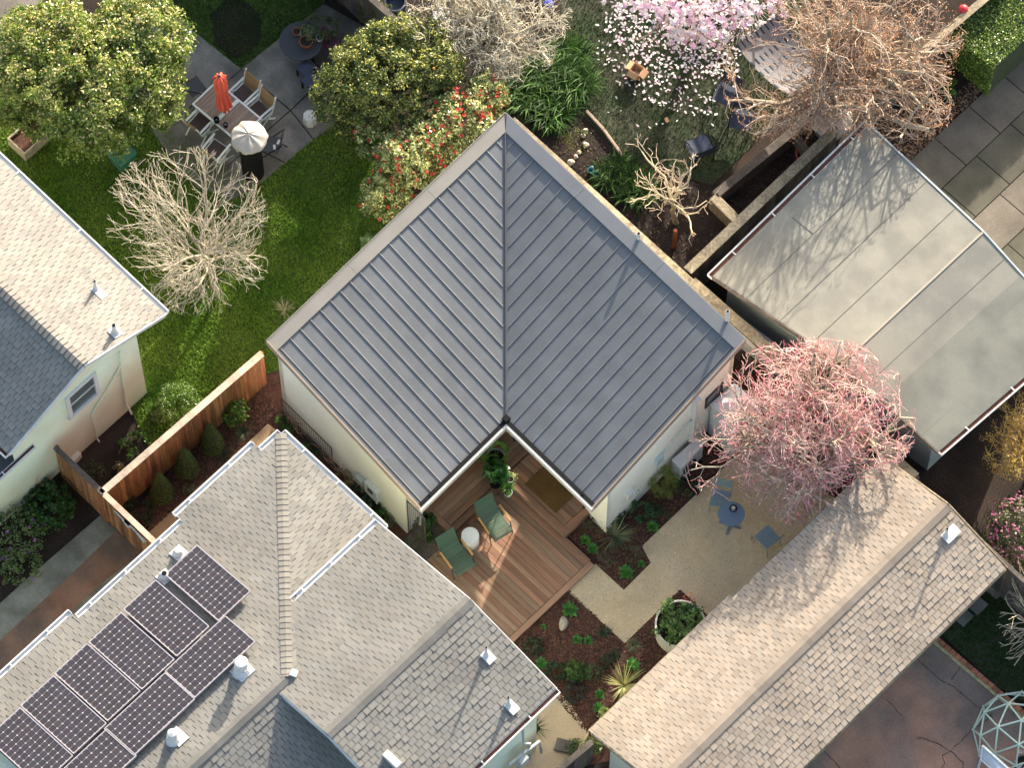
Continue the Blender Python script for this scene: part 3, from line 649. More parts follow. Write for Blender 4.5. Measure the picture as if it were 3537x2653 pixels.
# back wall with an unseen opening shaped to throw the sun patch onto the deck
sun_h = Vector((-.374, .927, 0)); tel = math.tan(R(18.5))
def back(px, py, z=.15):
    w = at(px, py, z); t = 0
    q = pq(w)[1]; dq = pq(fF+sun_h.normalized())[1]; L_ = (q-o_)/(-dq); ww = w+sun_h.normalized()*L_
    return (pq(ww)[0], z+L_*tel)
hole = [(3.97, 2.92), (3.975, 2.10), (3.3, 2.06), (3.12, 2.62)]
pa, pb = min(h[0] for h in hole), max(h[0] for h in hole)
zt = zr(6, o_)-.02
wq(o_, o_, pa, o_, 0, zt, zt, (0, 1)); wq(pb, o_, PE, o_, 0, zt, zt, (0, 1))
hs = sorted(hole); 
def hz(p, hi):
    vals = []
    for i in range(4):
        a, b = hole[i], hole[(i+1) % 4]
        if min(a[0], b[0])-1e-6 <= p <= max(a[0], b[0])+1e-6 and abs(a[0]-b[0]) > 1e-6: vals.append(a[1]+(b[1]-a[1])*(p-a[0])/(b[0]-a[0]))
    return (max if hi else min)(vals)
ps = sorted(h[0] for h in hole)
for a, b in zip(ps[:-1], ps[1:]):
    a_, b_ = a+1e-4, b-1e-4
    if b_-a_ < .01: continue
    wq(a, o_, b, o_, 0, max(.1, hz(a_, False)), max(.1, hz(b_, False)), (0, 1))
    A_, B_ = hp(a, o_, hz(a_, True)), hp(b, o_, hz(b_, True)); C_, D_ = hp(b, o_, zt), hp(a, o_, zt); of = eb*W1
    mb.add([A_, B_, C_, D_, A_+of, B_+of, C_+of, D_+of], [(0, 1, 2, 3), (7, 6, 5, 4), (0, 4, 5, 1), (1, 5, 6, 2), (2, 6, 7, 3), (3, 7, 4, 0)])
mb.build('wall', ['stucco'], H)
mb = MB(); mb.slab([hp(.2, .2, .28), hp(.2, PE-.1, .28), hp(pW-.1, PE-.1, .28), hp(pW-.1, qW-.1, .28), hp(PE-.1, qW-.1, .28), hp(PE-.1, .2, .28)], .2); mb.build('inside_floor', ['deckx'], H)
# door frames and open glass doors
mb = MB(); dq = qW+.02
for p in (pW+.3, PE-.7): mb.beam(hp(p, dq, .3), hp(p, dq, 2.12), .05, .05, up=(0, 1, 0))
mb.beam(hp(pW+.3, dq, 2.1), hp(PE-.7, dq, 2.1), .06, .05); dr = mb.build('door', ['darkgray'], H)
mb = MB(); mb.slab([hp(pW+1.9, dq-.05, .32), hp(PE-.7, dq-.05, .32), hp(PE-.7, dq-.05, 2.1), hp(pW+1.9, dq-.05, 2.1)], .01, up=eb); mb.build('pane', ['glass'], dr)
mb = MB(); 
for q in (PE-.55, qW+.5): mb.beam(hp(pW+.02, q, .3), hp(pW+.02, q, 2.05), .05, .05, up=(1, 0, 0))
mb.beam(hp(pW+.02, PE-.55, 2.03), hp(pW+.02, qW+.5, 2.03), .05, .05); dr = mb.build('door', ['darkgray'], H)
mb = MB(); mb.slab([hp(pW-.03, PE-.55, .32), hp(pW-.03, qW+.5, .32), hp(pW-.03, qW+.5, 2.03), hp(pW-.03, PE-.55, 2.03)], .01, up=ea); mb.build('pane', ['glass'], dr)
def onP2(px, py, P_):
    lo, hi = -1., 5.
    f = lambda z: pq(at(px, py, z))[0]-P_
    for _ in range(50):
        m = (lo+hi)/2
        if (f(lo) > 0) == (f(m) > 0): lo = m
        else: hi = m
    return pq(at(px, py, lo))[1], lo
# window on the lower-right wall
c = [onP2(*v, PE+.01) for v in ((2434, 1412), (2436, 1380), (2497, 1325), (2496, 1350))]
q0, q1 = c[0][0], c[2][0]; z0 = min(c[0][1], c[3][1]); z1 = max(c[1][1], c[2][1]); z0, z1 = (z0+.0, z0+.55)
mb = MB(); 
for a, b, za, zb in ((q0, q0-.05, z0, z1), (q1+.05, q1, z0, z1), (q0, q1, z0, z0+.05), (q0, q1, z1-.05, z1)): 
    A_ = [hp(PE, a, za), hp(PE, b, za), hp(PE, b, zb), hp(PE, a, zb)]; mb.slab([v+ea*.035 for v in A_], .035, up=ea)
wn = mb.build('window', ['darkgray'], H)
mb = MB(); A_ = [hp(PE+.012, q0, z0), hp(PE+.012, q1, z0), hp(PE+.012, q1, z1), hp(PE+.012, q0, z1)]; mb.slab(A_, .01, up=ea); mb.build('pane', ['glassdark'], wn)
# vent pipes on the upper right edge
for px, py, h in ((2205, 828, .38), (2510, 1110, .62)):
    z = Z0-.05; q = at(px, py, z); mb = MB(); mb.tube([(q.x, q.y, z-.2), (q.x, q.y, z+h*.9)], .045, 14); v = mb.build('vent_pipe', ['white'], H, smooth=True)
    mb = MB(); mb.tube([(q.x, q.y, z+h*.9-.005), (q.x, q.y, z+h*.9+.008)], .033, 12); mb.build('pipe_mouth', ['blackmetal'], v)
# downspouts
mb = MB()
a = hp(S-.06, NI+.05, zl_-.1); b = hp(PE+.03, qW+.02, 1.9); c_ = hp(PE-.62, qW+.1, 0)
q, z = onP2(2398, 1385, PE+.05); mb.beam(hp(PE+.06, q, .35), hp(PE+.06, q, z+.1), .16, .08, up=tuple(eb)); mb.cb(hp(PE+.07, q, z+.12), (.16, .2, .1)); mb.build('downspout', ['white'], H)
mb = MB(); w = at(2062, 1790, .2); mb.tube([hp(S-.3, NI+.1, zl_-.2), (w.x, w.y+.1, 1.6), (w.x, w.y, .15)], .03, 8); mb.tube([(w.x, w.y, .05), (w.x, w.y, .22)], .055, 12); mb.build('downspout', ['cream'], H)
mb = MB(); w = at(1455, 1782, .3); mb.tube([hp(NI+.1, S-.12, zl_-.2), (w.x-.1, w.y+.05, 1.0), (w.x, w.y, .45), (w.x+.1, w.y-.15, .2)], .04, 10); mb.build('downspout', ['white'], H)
# utility boxes on the lower-left wall
def onQ2(px, py, Q_):
    lo, hi = -1., 5.
    f = lambda z: pq(at(px, py, z))[1]-Q_
    for _ in range(50):
        m = (lo+hi)/2
        if (f(lo) > 0) == (f(m) > 0): lo = m
        else: hi = m
    return pq(at(px, py, lo))[0], lo
def wallbox(px, py, w, d, h, m, name, yoff=0):
    p, z = onQ2(px, py, PE+.02); mb = MB(); c = hp(p, PE+d/2, z); mb.cb(c, (w, d, h), math.atan2(ea.y, ea.x)); return mb.build(name, m, H, bevel=.008), p, z
b1, p1, z1_ = wallbox(1292, 1690, .42, .14, .55, ['white2'], 'fuse_box')
mb = MB(); mb.cb(hp(p1, PE+.145, z1_+.1), (.16, .02, .16), math.atan2(ea.y, ea.x)); mb.build('fuse_window', ['darkgray'], b1)
mb = MB(); mb.tube([hp(p1+.12, PE+.07, z1_-.25), hp(p1+.12, PE+.07, 0)], .025, 8); mb.build('conduit', ['cream'], H)
b2, p2, z2_ = wallbox(1250, 1655, .22, .13, .3, ['zinc'], 'electric_meter')
mb = MB(); 
for dx in (-.06, 0, .06): mb.tube([hp(p2+dx, PE+.07, z2_-.12), hp(p2+dx*1.5, PE+.1, z2_-.5), hp(p2+dx, PE+.06, .1)], .012, 6)
mb.build('cable', ['darkgray'], H)
# small boxes on lower-right wall
q, z = onP2(2174, 1708, PE+.04); mb = MB(); mb.cb(hp(PE+.05, q, z), (.11, .2, .26), math.atan2(ea.y, ea.x)); mb.build('wall_lamp', ['white'], H, bevel=.01)
q, z = onP2(2203, 1702, PE+.04); mb = MB(); mb.tube([hp(PE, q, z), hp(PE+.08, q, z)], .06, 14); mb.build('hose_tap', ['zinc'], H)
q, z = onP2(2275, 1588, PE+.04); mb = MB(); mb.cb(hp(PE+.05, q, z), (.1, .22, .3), math.atan2(ea.y, ea.x)); mb.tube([hp(PE+.06, q-.1, z+.1), hp(PE+.06, q-.5, z+.42), hp(PE+.06, q-1.0, z+.55), hp(PE+.08, q-1.25, z+.3)], .018, 8); mb.build('disconnect_box', ['graywall'], H)
# wire trellises
def trellis(p0, p1, Q_, z0, z1, label, st=.075):
    th = thing('wire_trellis', hp(p0, Q_, 0), label, 'trellis'); mb = MB(); n = int((p1-p0)/st)
    for i in range(n+1): mb.beam(hp(p0+(p1-p0)*i/n, Q_, z0), hp(p0+(p1-p0)*i/n, Q_, z1), .006, .006)
    m_ = max(2, int((z1-z0)/(st*1.4)))
    for i in range(m_+1): mb.beam(hp(p0, Q_+.007, z0+(z1-z0)*i/m_), hp(p1, Q_+.007, z0+(z1-z0)*i/m_), .006, .006)
    mb.build('wire_grid', ['oldwood'], th)
    mb = MB()
    for a_, b_ in (((p0, z0), (p1, z0)), ((p0, z1), (p1, z1)), ((p0, z0), (p0, z1)), ((p1, z0), (p1, z1))): mb.beam(hp(a_[0], Q_+.012, a_[1]), hp(b_[0], Q_+.012, b_[1]), .02, .02)
    mb.build('frame', ['oldwood'], th)
pA, zA = onQ2(1150, 1590, PE+.1)
trellis(.2, pA, PE+.1, .25, 1.15, 'long rusty wire trellis against the cream wall')
trellis(pW+.05, pW+.62, PE-.02, .2, 2.1, 'small tall wire trellis beside the deck corner', .06)
trellisv = MB(); p_ = .3
for i in range(26):
    x = random.uniform(.3, 2.6); pts = [hp(x, PE+.12, .0)]
    for k_ in range(4): x += random.uniform(-.2, .3); pts.append(hp(x, PE+.12+random.uniform(0, .08), .25+.2*k_))
    trellisv.tube(pts, .007, 4, col=(.35, .22, .16))
tag(trellisv.build('climbing_vine', ['bark']), 'leafless brown vine twining over the long wire trellis', 'vine')

# ================================================================== DECK
DK = thing('wood_deck', (2.6, -3.0, 0), 'stepped redwood deck in the notch of the grey-roofed cottage', 'deck')
def boards(name, x0, x1, y0, y1, z, along, bw=.14, t=.035, m=None, poly=None, lo=.72, hi=1.25):
    mb = MB(); a = y0 if along == 'x' else x0; end = y1 if along == 'x' else x1
    while a < end-.02:
        b = min(a+bw-.007, end); g = random.uniform(lo, hi); w = random.uniform(-.1, .1); col = (g*(1-w*.3), g*(1+w), g*(1+w*1.3))
        s0, s1 = (x0, x1) if along == 'x' else (y0, y1); cuts = [s0, s1]
        if s1-s0 > 2.2 and random.random() < .5: cuts.insert(1, random.uniform(s0+.6, s1-.6))
        for c0, c1 in zip(cuts[:-1], cuts[1:]):
            k = random.uniform(.93, 1.07); cc = tuple(v*k for v in col)
            if along == 'x': mb.bx(c0, c1-.003, a, b, z-t, z, cc)
            else: mb.bx(a, b, c0, c1-.003, z-t, z, cc)
        a += bw
    return mb.build(name, [m or ('deckx' if along == 'x' else 'decky')], DK)
boards('upper_boards', .72, 1.58, -3.55, -.9, .32, 'y'); boards('upper_boards', 1.59, 3.40, -1.75, -.9, .32, 'x', hi=1.3)
boards('border_boards', 1.59, 1.73, -3.68, -1.9, .322, 'y', bw=.3); boards('border_boards', .6, 1.72, -3.69, -3.56, .323, 'x', bw=.3)
boards('border_boards', 1.74, 3.54, -1.9, -1.76, .323, 'x', bw=.3); boards('border_boards', 3.41, 3.55, -1.75, -.9, .323, 'y', bw=.3)
boards('riser_boards', 1.71, 1.735, -3.69, -1.9, .28, 'y', t=.26, bw=.3); boards('riser_boards', 1.71, 3.55, -1.905, -1.88, .28, 'x', t=.26, bw=.3); boards('riser_boards', .6, 1.72, -3.70, -3.675, .28, 'x', t=.26, bw=.3); boards('riser_boards', 3.535, 3.56, -1.9, -.9, .28, 'y', t=.26, bw=.3)
boards('lower_boards', 1.74, 4.36, -5.3, -1.92, .15, 'x', hi=1.35); boards('border_boards', 4.37, 4.51, -5.3, -1.9, .152, 'y', bw=.3)
boards('lower_boards', 3.57, 4.36, -1.91, -1.87, .15, 'x')
mb = MB(); mb.bx(1.0, 4.4, -5.2, -1.95, .0, .09, mi=0); mb.bx(.62, 1.68, -3.6, -1, 0, .26); mb.bx(1.6, 3.5, -1.85, -1, 0, .26); mb.build('deck_frame', ['oldwood'], DK)
tag(MB().bx(2.05, 3.05, -1.66, -.93, .324, .345).build('doormat', ['mat']), 'dark brown coir doormat on the upper deck step', 'doormat')

# ================================================================== FENCES
def fence(name, a, b, h, label, m='fencev', cap='fencecap', bw=.13, capw=.14, posts=2.0, t=.02, lo=.6, hi=1.35, capt=.035, z0=0.0, h1=None, capn=True, sides=(1,)):
    a = Vector(a); b = Vector(b); a.z = b.z = 0; d = b-a; L = d.length; d /= L; nrm = Vector((d.y, -d.x, 0)); th = thing(name, a, label, 'fence'); mb = MB(); s = 0; h1 = h1 or h
    while s < L-.01:
        e = min(s+bw-.006, L); hh = (h+(h1-h)*s/L)-.02; off = nrm*random.uniform(-.006, .006); p = a+d*((s+e)/2)+off
        mb.cb(p+Vector((0, 0, z0+hh/2)), (e-s, t, hh), math.atan2(d.y, d.x), col=rc(lo, hi, .12)); s += bw
    mb.build('fence_boards', [m], th)
    if capn:
        mb = MB(); k = 0; s = 0
        while s < L-.01:
            e = min(s+2.4, L); mb.beam(a+d*s+Vector((0, 0, z0+h+(h1-h)*s/L)), a+d*(e-.005)+Vector((0, 0, z0+h+(h1-h)*e/L)), capw, capt, col=rc(.88, 1.12, .03)); s = e
        mb.build('cap_rail', [cap], th)
    n = max(1, int(L/posts)); mb = MB()
    for i in range(n+1): p = a+d*(L*i/n)-nrm*.05; mb.cb(p+Vector((0, 0, z0+(h-.05)/2)), (.09, .09, h-.05), math.atan2(d.y, d.x))
    mb.beam(a-nrm*.03+Vector((0, 0, z0+.3)), b-nrm*.03+Vector((0, 0, z0+.3)), .04, .09); mb.beam(a-nrm*.03+Vector((0, 0, z0+h-.25)), b-nrm*.03+Vector((0, 0, z0+h-.25)), .04, .09)
    mb.build('fence_posts', [m], th); return th
fh = 1.8
fa = at(350, 1703, fh); fb = at(945, 1185, fh)
fence('cedar_fence', (fa.x, fa.y, 0), (fb.x, -4.0, 0), fh, 'tall reddish cedar fence with pale cap rail along the narrow bed', capw=.16)
ga = at(190, 1545, fh); gb = at(540, 1890, fh)
gm = at(355, 1708, fh)
fence('cedar_gate_fence', (ga.x, ga.y, 0), (gm.x, ga.y+.0, 0), fh, 'short cedar fence with grey cap meeting the pale green wall', cap='oldwood', capw=.12)
gt = fence('garden_gate', (gm.x+.03, ga.y, 0), (gb.x+.35, ga.y, 0), fh, 'cedar gate with two white scrolled iron brackets by the walkway', capw=.13, bw=.11); gt['category'] = 'gate'
mb = MB()
for px in (425, 478):
    w = at(px, 1800 if px < 450 else 1850, fh*.75); mb.beam((w.x-.25, ga.y-.05, 1.5), (w.x+.25, ga.y-.05, 1.42), .02, .09); mb.beam((w.x-.02, ga.y-.06, 1.46), (w.x+.2, ga.y-.07, 1.3), .02, .05)
mb.build('iron_bracket', ['white2'], gt)
mb = MB(); w = at(452, 1800, 1.4); mb.cb((w.x, ga.y-.05, 1.5), (.14, .04, .1)); mb.cb((w.x+.45, ga.y-.04, 1.2), (.05, .04, .05)); mb.build('latch', ['blackmetal'], gt)
# weathered fence behind the cottage
b0, b1 = at(1752, 392, 1.9), at(2400, 940, 1.9)
fence('weathered_fence', (-4.1, 4.13, 0), (1.7, 4.07, 0), 1.95, 'old lichen-spotted fence close behind the grey metal roof', m='oldwood', cap='oldwoodL', capw=.18, bw=.15, capt=.05)
fence('low_fence', (8.6, 4.14, 0), (14.5, 4.0, 0), 1.85, 'narrow mossy fence along the upper right edge of the tan roof', m='oldwood', cap='oldwood', capw=.10, bw=.15, capt=.06)
fence('weathered_fence', (1.7, 4.10, 0), (8.6, 4.15, 0), 1.95, 'sagging weathered fence running under the pink tree', m='oldwood', cap='oldwoodL', capw=.24, bw=.15, capt=.05)
a, b = at(2375, 935, 1.8), at(2830, 500, 1.8)
fence('board_fence', (a.x, a.y, 0), (b.x, b.y+.6, 0), 1.8, 'dark board fence with striped sunlit cap beside the garage gutter', m='oldwood', cap='oldwoodL', capw=.24, bw=.15)
a, b = at(2980, 350, 1.8), at(3400, 5, 1.8)
fence('rail_fence', (a.x+.0, a.y, 0), (b.x, b.y+1, 0), 1.8, 'weathered fence running past the clipped green hedge', m='oldwood', cap='oldwoodL', capw=.18, bw=.15)
a, b = at(3440, 1960, 1.5), at(3640, 2080, 1.5)
a, b = at(1940, 2640, 1.3), at(2045, 2565, 1.3)
fence('picket_fence', (a.x, a.y-1, 0), (b.x, b.y, 0), 1.3, 'grey weathered fence end beside the tan shingle wall', m='oldwood', cap='oldwood', capw=.14, bw=.12, capt=.08)
a, b = at(1290, 0, 1.7), at(1390, 75, 1.7)
fence('plank_fence', (a.x-2, a.y, 0), (a.x+1.3, a.y, 0), 1.7, 'grey plank fence behind the orange tree at the top edge', m='oldwood', cap='oldwood', capw=.16, bw=.15)
# raised beds and edging
def timber(name, pts, w, h, m, label, cat, zb=0):
    mb = MB(); q = [at(x, y, zb+h) for x, y in pts]
    for a, b in zip(q[:-1], q[1:]): mb.beam(a-Vector((0, 0, h/2)), b-Vector((0, 0, h/2)), w, h)
    return tag(mb.build(name, m, bevel=.01), label, cat)
timber('retaining_wall', [(2470, 672), (2735, 455), (2790, 400)], .22, .5, ['oldwood'], 'dark timber retaining wall beside the vegetable bed', 'retaining wall')
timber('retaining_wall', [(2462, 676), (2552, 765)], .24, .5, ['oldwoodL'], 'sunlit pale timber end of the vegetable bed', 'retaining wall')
timber('retaining_wall', [(2738, 455), (2810, 545)], .16, .4, ['oldwood'], 'thin dark board crossing near the orange hose', 'edging board')
timber('log_edging', [(2025, 380), (2085, 445), (2150, 535)], .07, .1, ['tanfascia'], 'thin brown log edging the garden bed behind the grey roof', 'edging log')
tag(MB().tube([at(2333, 795, .95)+Vector((0, 0, .0)), at(2333, 795, .95)+Vector((0.0, 0, -.95))], .05, 8).build('tree_stake', ['redwood']), 'orange-brown stake at the foot of the small bare tree', 'stake')
# ================================================================== VEGETATION
def unit(v): return v/np.maximum(np.linalg.norm(v, axis=-1, keepdims=True), 1e-9)
EV = np.array([AX[0], AY[0]]); NV = np.array([AX[1], AY[1]])
def toworld(c, d):  # d (n,3) in picture-right, picture-up, z
    o = np.empty_like(d); o[:, 0] = c[0]+d[:, 0]*EV[0]+d[:, 1]*NV[0]; o[:, 1] = c[1]+d[:, 0]*EV[1]+d[:, 1]*NV[1]; o[:, 2] = c[2]+d[:, 2]; return o
def leafmesh(C, size, nbias, asp=.5, fold=0):
    n = len(C); nr = unit(rng.normal(0, 1, (n, 3))*.9+nbias); a = unit(np.cross(nr, rng.normal(0, 1, (n, 3)))); b = np.cross(nr, a)
    s = (size*rng.uniform(.6, 1.35, n))[:, None]; V = np.empty((n, 4, 3))
    V[:, 0] = C-a*s; V[:, 2] = C+a*s; V[:, 1] = C-b*s*asp-nr*s*.12; V[:, 3] = C+b*s*asp-nr*s*.12
    return V
def foliage(name, blobs, nclump, nleaf, size, cols, parent=None, clump=.16, asp=.5, m='leaf', zmin=-.35, shell=.55, tipcol=None, tipamt=0.0):
    """blobs: (px,py,z,re,rn,rz)"""
    vol = np.array([b[3]*b[4]+b[3]*b[5] for b in blobs]); vol = vol/vol.sum(); cols = np.array(cols, float); Vs = []; Cs = []
    for b, fr in zip(blobs, vol):
        c = at(b[0], b[1], b[2]); k = max(3, int(nclump*fr)); d = unit(rng.normal(0, 1, (k*3, 3))); d = d[d[:, 2] > zmin][:k]; k = len(d)
        rad = rng.uniform(shell, 1.02, k)**.7; cc = d*rad[:, None]*np.array([b[3], b[4], b[5]])
        per = rng.integers(int(nleaf*.5), int(nleaf*1.5)+1, k); idx = np.repeat(np.arange(k), per); n = len(idx)
        off = rng.normal(0, 1, (n, 3)); off = unit(off)*rng.uniform(.2, 1, (n, 1))**.6*clump*rng.uniform(.45, 1.45, k)[idx][:, None]
        P_ = toworld(c, cc[idx]+off); out = toworld((0, 0, 0), d)[idx]*.5+np.array([0, 0, .45])+toworld((0, 0, 0), off)/clump*.5
        Vs.append(leafmesh(P_, size, out, asp)); kc = rng.integers(0, len(cols), k)[idx]; lc = rng.integers(0, len(cols), n)
        col = cols[kc]*.6+cols[lc]*.4; col = col*rng.uniform(.75, 1.25, (n, 1))
        if tipcol is not None:
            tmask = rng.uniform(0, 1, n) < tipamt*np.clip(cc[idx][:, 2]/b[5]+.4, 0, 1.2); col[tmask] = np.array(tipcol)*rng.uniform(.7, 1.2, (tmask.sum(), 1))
        Cs.append(col)
    V = np.concatenate(Vs); C = np.concatenate(Cs); n = len(V)
    V[..., 2] = np.maximum(V[..., 2], .006)
    return link(name, npmesh(name, V, np.arange(n*4).reshape(n, 4), C, [m]), parent)
def blooms(name, blobs, n, size, cols, parent=None, petals=5, cup=.5, zmin=.0, wide=.55, shell=.85):
    cols = np.array(cols, float); Vs = []; Cs = []; w = np.array([b[3]*b[4] for b in blobs]); w = w/w.sum()
    for b, fr in zip(blobs, w):
        k = max(1, int(n*fr)); c = at(b[0], b[1], b[2]); d = unit(rng.normal(0, 1, (k*4, 3))); d = d[d[:, 2] > zmin][:k]; k = len(d)
        P_ = toworld(c, d*rng.uniform(shell, 1.08, (k, 1))*np.array([b[3], b[4], b[5]])); ax = unit(toworld((0, 0, 0), d)+np.array([0, 0, .8])+rng.normal(0, .4, (k, 3)))
        x = unit(np.cross(ax, rng.normal(0, 1, (k, 3)))); y = np.cross(ax, x); s = (size*rng.uniform(.6, 1.2, k))[:, None]; col = cols[rng.integers(0, len(cols), k)]*rng.uniform(.85, 1.1, (k, 1))
        for j in range(petals):
            a = 2*np.pi*j/petals+rng.uniform(-.2, .2, k); rd = x*np.cos(a)[:, None]+y*np.sin(a)[:, None]; tn = np.cross(ax, rd); lift = cup*rng.uniform(.3, 1.3, (k, 1))
            V = np.empty((k, 4, 3)); V[:, 0] = P_; V[:, 1] = P_+(rd*.6+tn*wide*.5+ax*lift*.5)*s; V[:, 2] = P_+(rd+ax*lift)*s; V[:, 3] = P_+(rd*.6-tn*wide*.5+ax*lift*.5)*s
            Vs.append(V); Cs.append(col*rng.uniform(.9, 1.08, (k, 1)))
    V = np.concatenate(Vs); n_ = len(V); return link(name, npmesh(name, V, np.arange(n_*4).reshape(n_, 4), np.concatenate(Cs), ['petal']), parent)
class Limbs:
    def __init__(s): s.V = []; s.F = []; s.C = []; s.n = 0
    def add(s, pts, rad, col, k=4):
        pts = np.asarray(pts, float); m = len(pts); d = np.gradient(pts, axis=0); d = unit(d); ref = np.array([.31, .22, .92]); x = unit(np.cross(d, ref)); y = np.cross(d, x)
        a = np.arange(k)*2*np.pi/k; ring = x[:, None, :]*np.cos(a)[None, :, None]+y[:, None, :]*np.sin(a)[None, :, None]
        V = pts[:, None, :]+ring*np.asarray(rad)[:, None, None]; s.V.append(V.reshape(-1, 3))
        i = np.arange(m-1)[:, None]*k; j = np.arange(k)[None, :]; j2 = (j+1) % k
        F = np.stack([i+j, i+j2, i+k+j2, i+k+j], -1).reshape(-1, 4)+s.n; s.F.append(F); s.n += m*k
        col = np.asarray(col, float); s.C.append(np.tile(col, (len(F), 1)) if col.ndim == 1 else np.repeat(col[:-1], k, axis=0))
    def build(s, name, parent=None, m='bark'):
        return link(name, npmesh(name, np.concatenate(s.V), np.concatenate(s.F), np.concatenate(s.C), [m], smooth=True), parent)
def bare_tree(name, base, fork, env, label, cat='tree', r0=.08, limbs=7, levels=((5, .7, .6), (5, .5, .7), (5, .4, .8)), cols=((.45, .38, .28),), wob=.25, up=.12, L0=1.1, tipcol=None, sides=(7, 5, 4, 3, 3), spread0=(.9, .5), rmin=.004, rr=.6, name2='branches', group=None, avoid=None, fan=0, seed=0):
    """base/fork = (px,py,z); env = list of ellipsoids (px,py,z,re,rn,rz)"""
    global rng; rng = np.random.default_rng(int(base[0]*7+base[1]*3+seed))
    b = np.array(at(*base)); f = np.array(at(*fork)); th = thing(name, tuple(b), label, cat, group)
    T = Limbs(); t = np.linspace(0, 1, 7)[:, None]; tr = b*(1-t)+f*t; tr[1:-1, :2] += rng.normal(0, .02, (5, 2)); T.add(tr, np.linspace(r0*1.25, r0*.85, 7), cols[0], 9); T.build('trunk', th)
    E_ = [(np.array(at(e[0], e[1], e[2])), (e[0], e[1], e[2], e[3]*1.12, e[4]*1.12, e[5]*1.1)) for e in env]
    def inside(p, m=1.0):
        if avoid is not None:
            q = p-avoid[0]; a = q[0]*EV[0]+q[1]*EV[1]; n = q[0]*NV[0]+q[1]*NV[1]
            if (a/avoid[1])**2+(n/avoid[2])**2+(q[2]/avoid[3])**2 < 1 and rng.uniform() < .8: return False
        for c, e in E_:
            q = p-c; a = q[0]*EV[0]+q[1]*EV[1]; n = q[0]*NV[0]+q[1]*NV[1]
            if (a/e[3])**2+(n/e[4])**2+(q[2]/e[5])**2 < m: return True
        return False
    B = Limbs(); K = 5; tips = []
    def rec(p, d, L, r, lv):
        pts = [p]; rad = [r]; ok = True
        for i in range(K):
            d = unit(d+rng.normal(0, wob, 3)+np.array([0, 0, up if lv < 2 else up*.5])); p = p+d*L/K
            if not inside(p, 1.12 if lv else 1.0) and (lv > 0 or i > 0) and (lv > 0 or np.linalg.norm(p[:2]-b[:2]) > .8): ok = False; break
            pts.append(p); rad.append(max(rmin, r*(1-.5*(i+1)/K) if lv < len(levels) else r*(1-.75*(i+1)/K)))
        if len(pts) < 2: return
        c = np.array(cols[min(lv, len(cols)-1)])*rng.uniform(.8, 1.2)
        if tipcol is not None and lv >= len(levels)-1:
            tt = np.linspace(0, 1, len(pts))[:, None] if lv == len(levels) else np.linspace(0, .35, len(pts))[:, None]; tc = np.array(tipcol[rng.integers(0, len(tipcol))])*rng.uniform(.8, 1.2); c = c*(1-tt)+tc*tt
        B.add(pts, rad, c, sides[min(lv, len(sides)-1)])
        if lv >= len(levels): tips.append(pts[-1]); return
        n, ratio, ang = levels[lv]; n = max(1, int(round(n*rng.uniform(.75, 1.25))))
        for i in range(n):
            t_ = (i+rng.uniform(.3, 1.0))/n; t_ = fan+(1-fan)*t_ if lv else t_; k = min(len(pts)-1, max(1, int(t_*(len(pts)-1)+.5)))
            if i == n-1: k = len(pts)-1
            dd = unit(pts[k]-pts[k-1]); pr = unit(np.cross(dd, rng.normal(0, 1, 3))); nd = unit(dd*math.cos(ang*rng.uniform(.6, 1.2))+pr*math.sin(ang*rng.uniform(.6, 1.2)))
            rec(pts[k], nd, L*ratio*rng.uniform(.7, 1.25), max(rmin, rad[k]*rr*rng.uniform(.8, 1.15)), lv+1)
    for i in range(limbs):
        a = 2*math.pi*(i+rng.uniform(-.3, .3))/limbs; s_ = spread0[0]; dirv = toworld((0, 0, 0), np.array([[math.cos(a)*s_, math.sin(a)*s_, spread0[1]*rng.uniform(.4, 1.5)]]))[0]
        st = f if i % 2 == 0 else b*.15+f*.85
        # aim limb to reach the envelope side
        c, e = E_[i % len(E_)]; tgt = c+toworld((0, 0, 0), np.array([[math.cos(a)*e[3]*.8, math.sin(a)*e[4]*.8, rng.uniform(-.2, .5)*e[5]]]))[0]; v = tgt-st
        rec(np.array(st), unit(unit(v)*.75+unit(dirv)*.35), np.linalg.norm(v)*L0*1.2*rng.uniform(.8, 1.1), r0*.62*rng.uniform(.7, 1.1), 0)
    B.build(name2, th); return th, np.array(tips)
def tree(name, base, top, r, blobs, label, nclump, nleaf, size, cols, clump=.16, group=None, cat='tree', **kw):
    b = at(*base); th = thing(name, b, label, cat, group); mb = Limbs(); t_ = np.array(at(*top)); bb = np.array(b); t = np.linspace(0, 1, 6)[:, None]
    mb.add(bb*(1-t)+t_*t, np.linspace(r, r*.7, 6), (.12, .09, .07), 8)
    for bl in blobs:
        for i in range(6):
            c = np.array(at(bl[0], bl[1], bl[2])); e = c+toworld((0, 0, 0), np.array([np.clip(rng.normal(0, .4, 3), -.6, .6)*np.array(bl[3:6])]))[0]; e[2] = max(e[2], c[2]*.7); mid = (t_+e)/2+rng.normal(0, .08, 3); mb.add([t_, mid, e], [r*.5, r*.3, r*.1], (.14, .11, .08), 5)
    mb.build('trunk', th); foliage('crown', blobs, nclump, nleaf, size, cols, th, clump, **kw); return th
GY = [(.11, .17, .025), (.17, .23, .04), (.07, .12, .02), (.23, .26, .07), (.045, .08, .015)]
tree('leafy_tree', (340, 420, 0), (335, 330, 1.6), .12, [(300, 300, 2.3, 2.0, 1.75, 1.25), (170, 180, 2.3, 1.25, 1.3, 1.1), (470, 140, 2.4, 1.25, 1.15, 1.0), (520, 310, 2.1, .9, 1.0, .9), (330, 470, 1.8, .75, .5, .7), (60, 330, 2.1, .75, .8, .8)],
     'big round broadleaf tree with yellow-green leaves in the top left corner', 1150, 72, .040, GY, .2, tipcol=(.46, .40, .20), tipamt=.2, asp=.55)
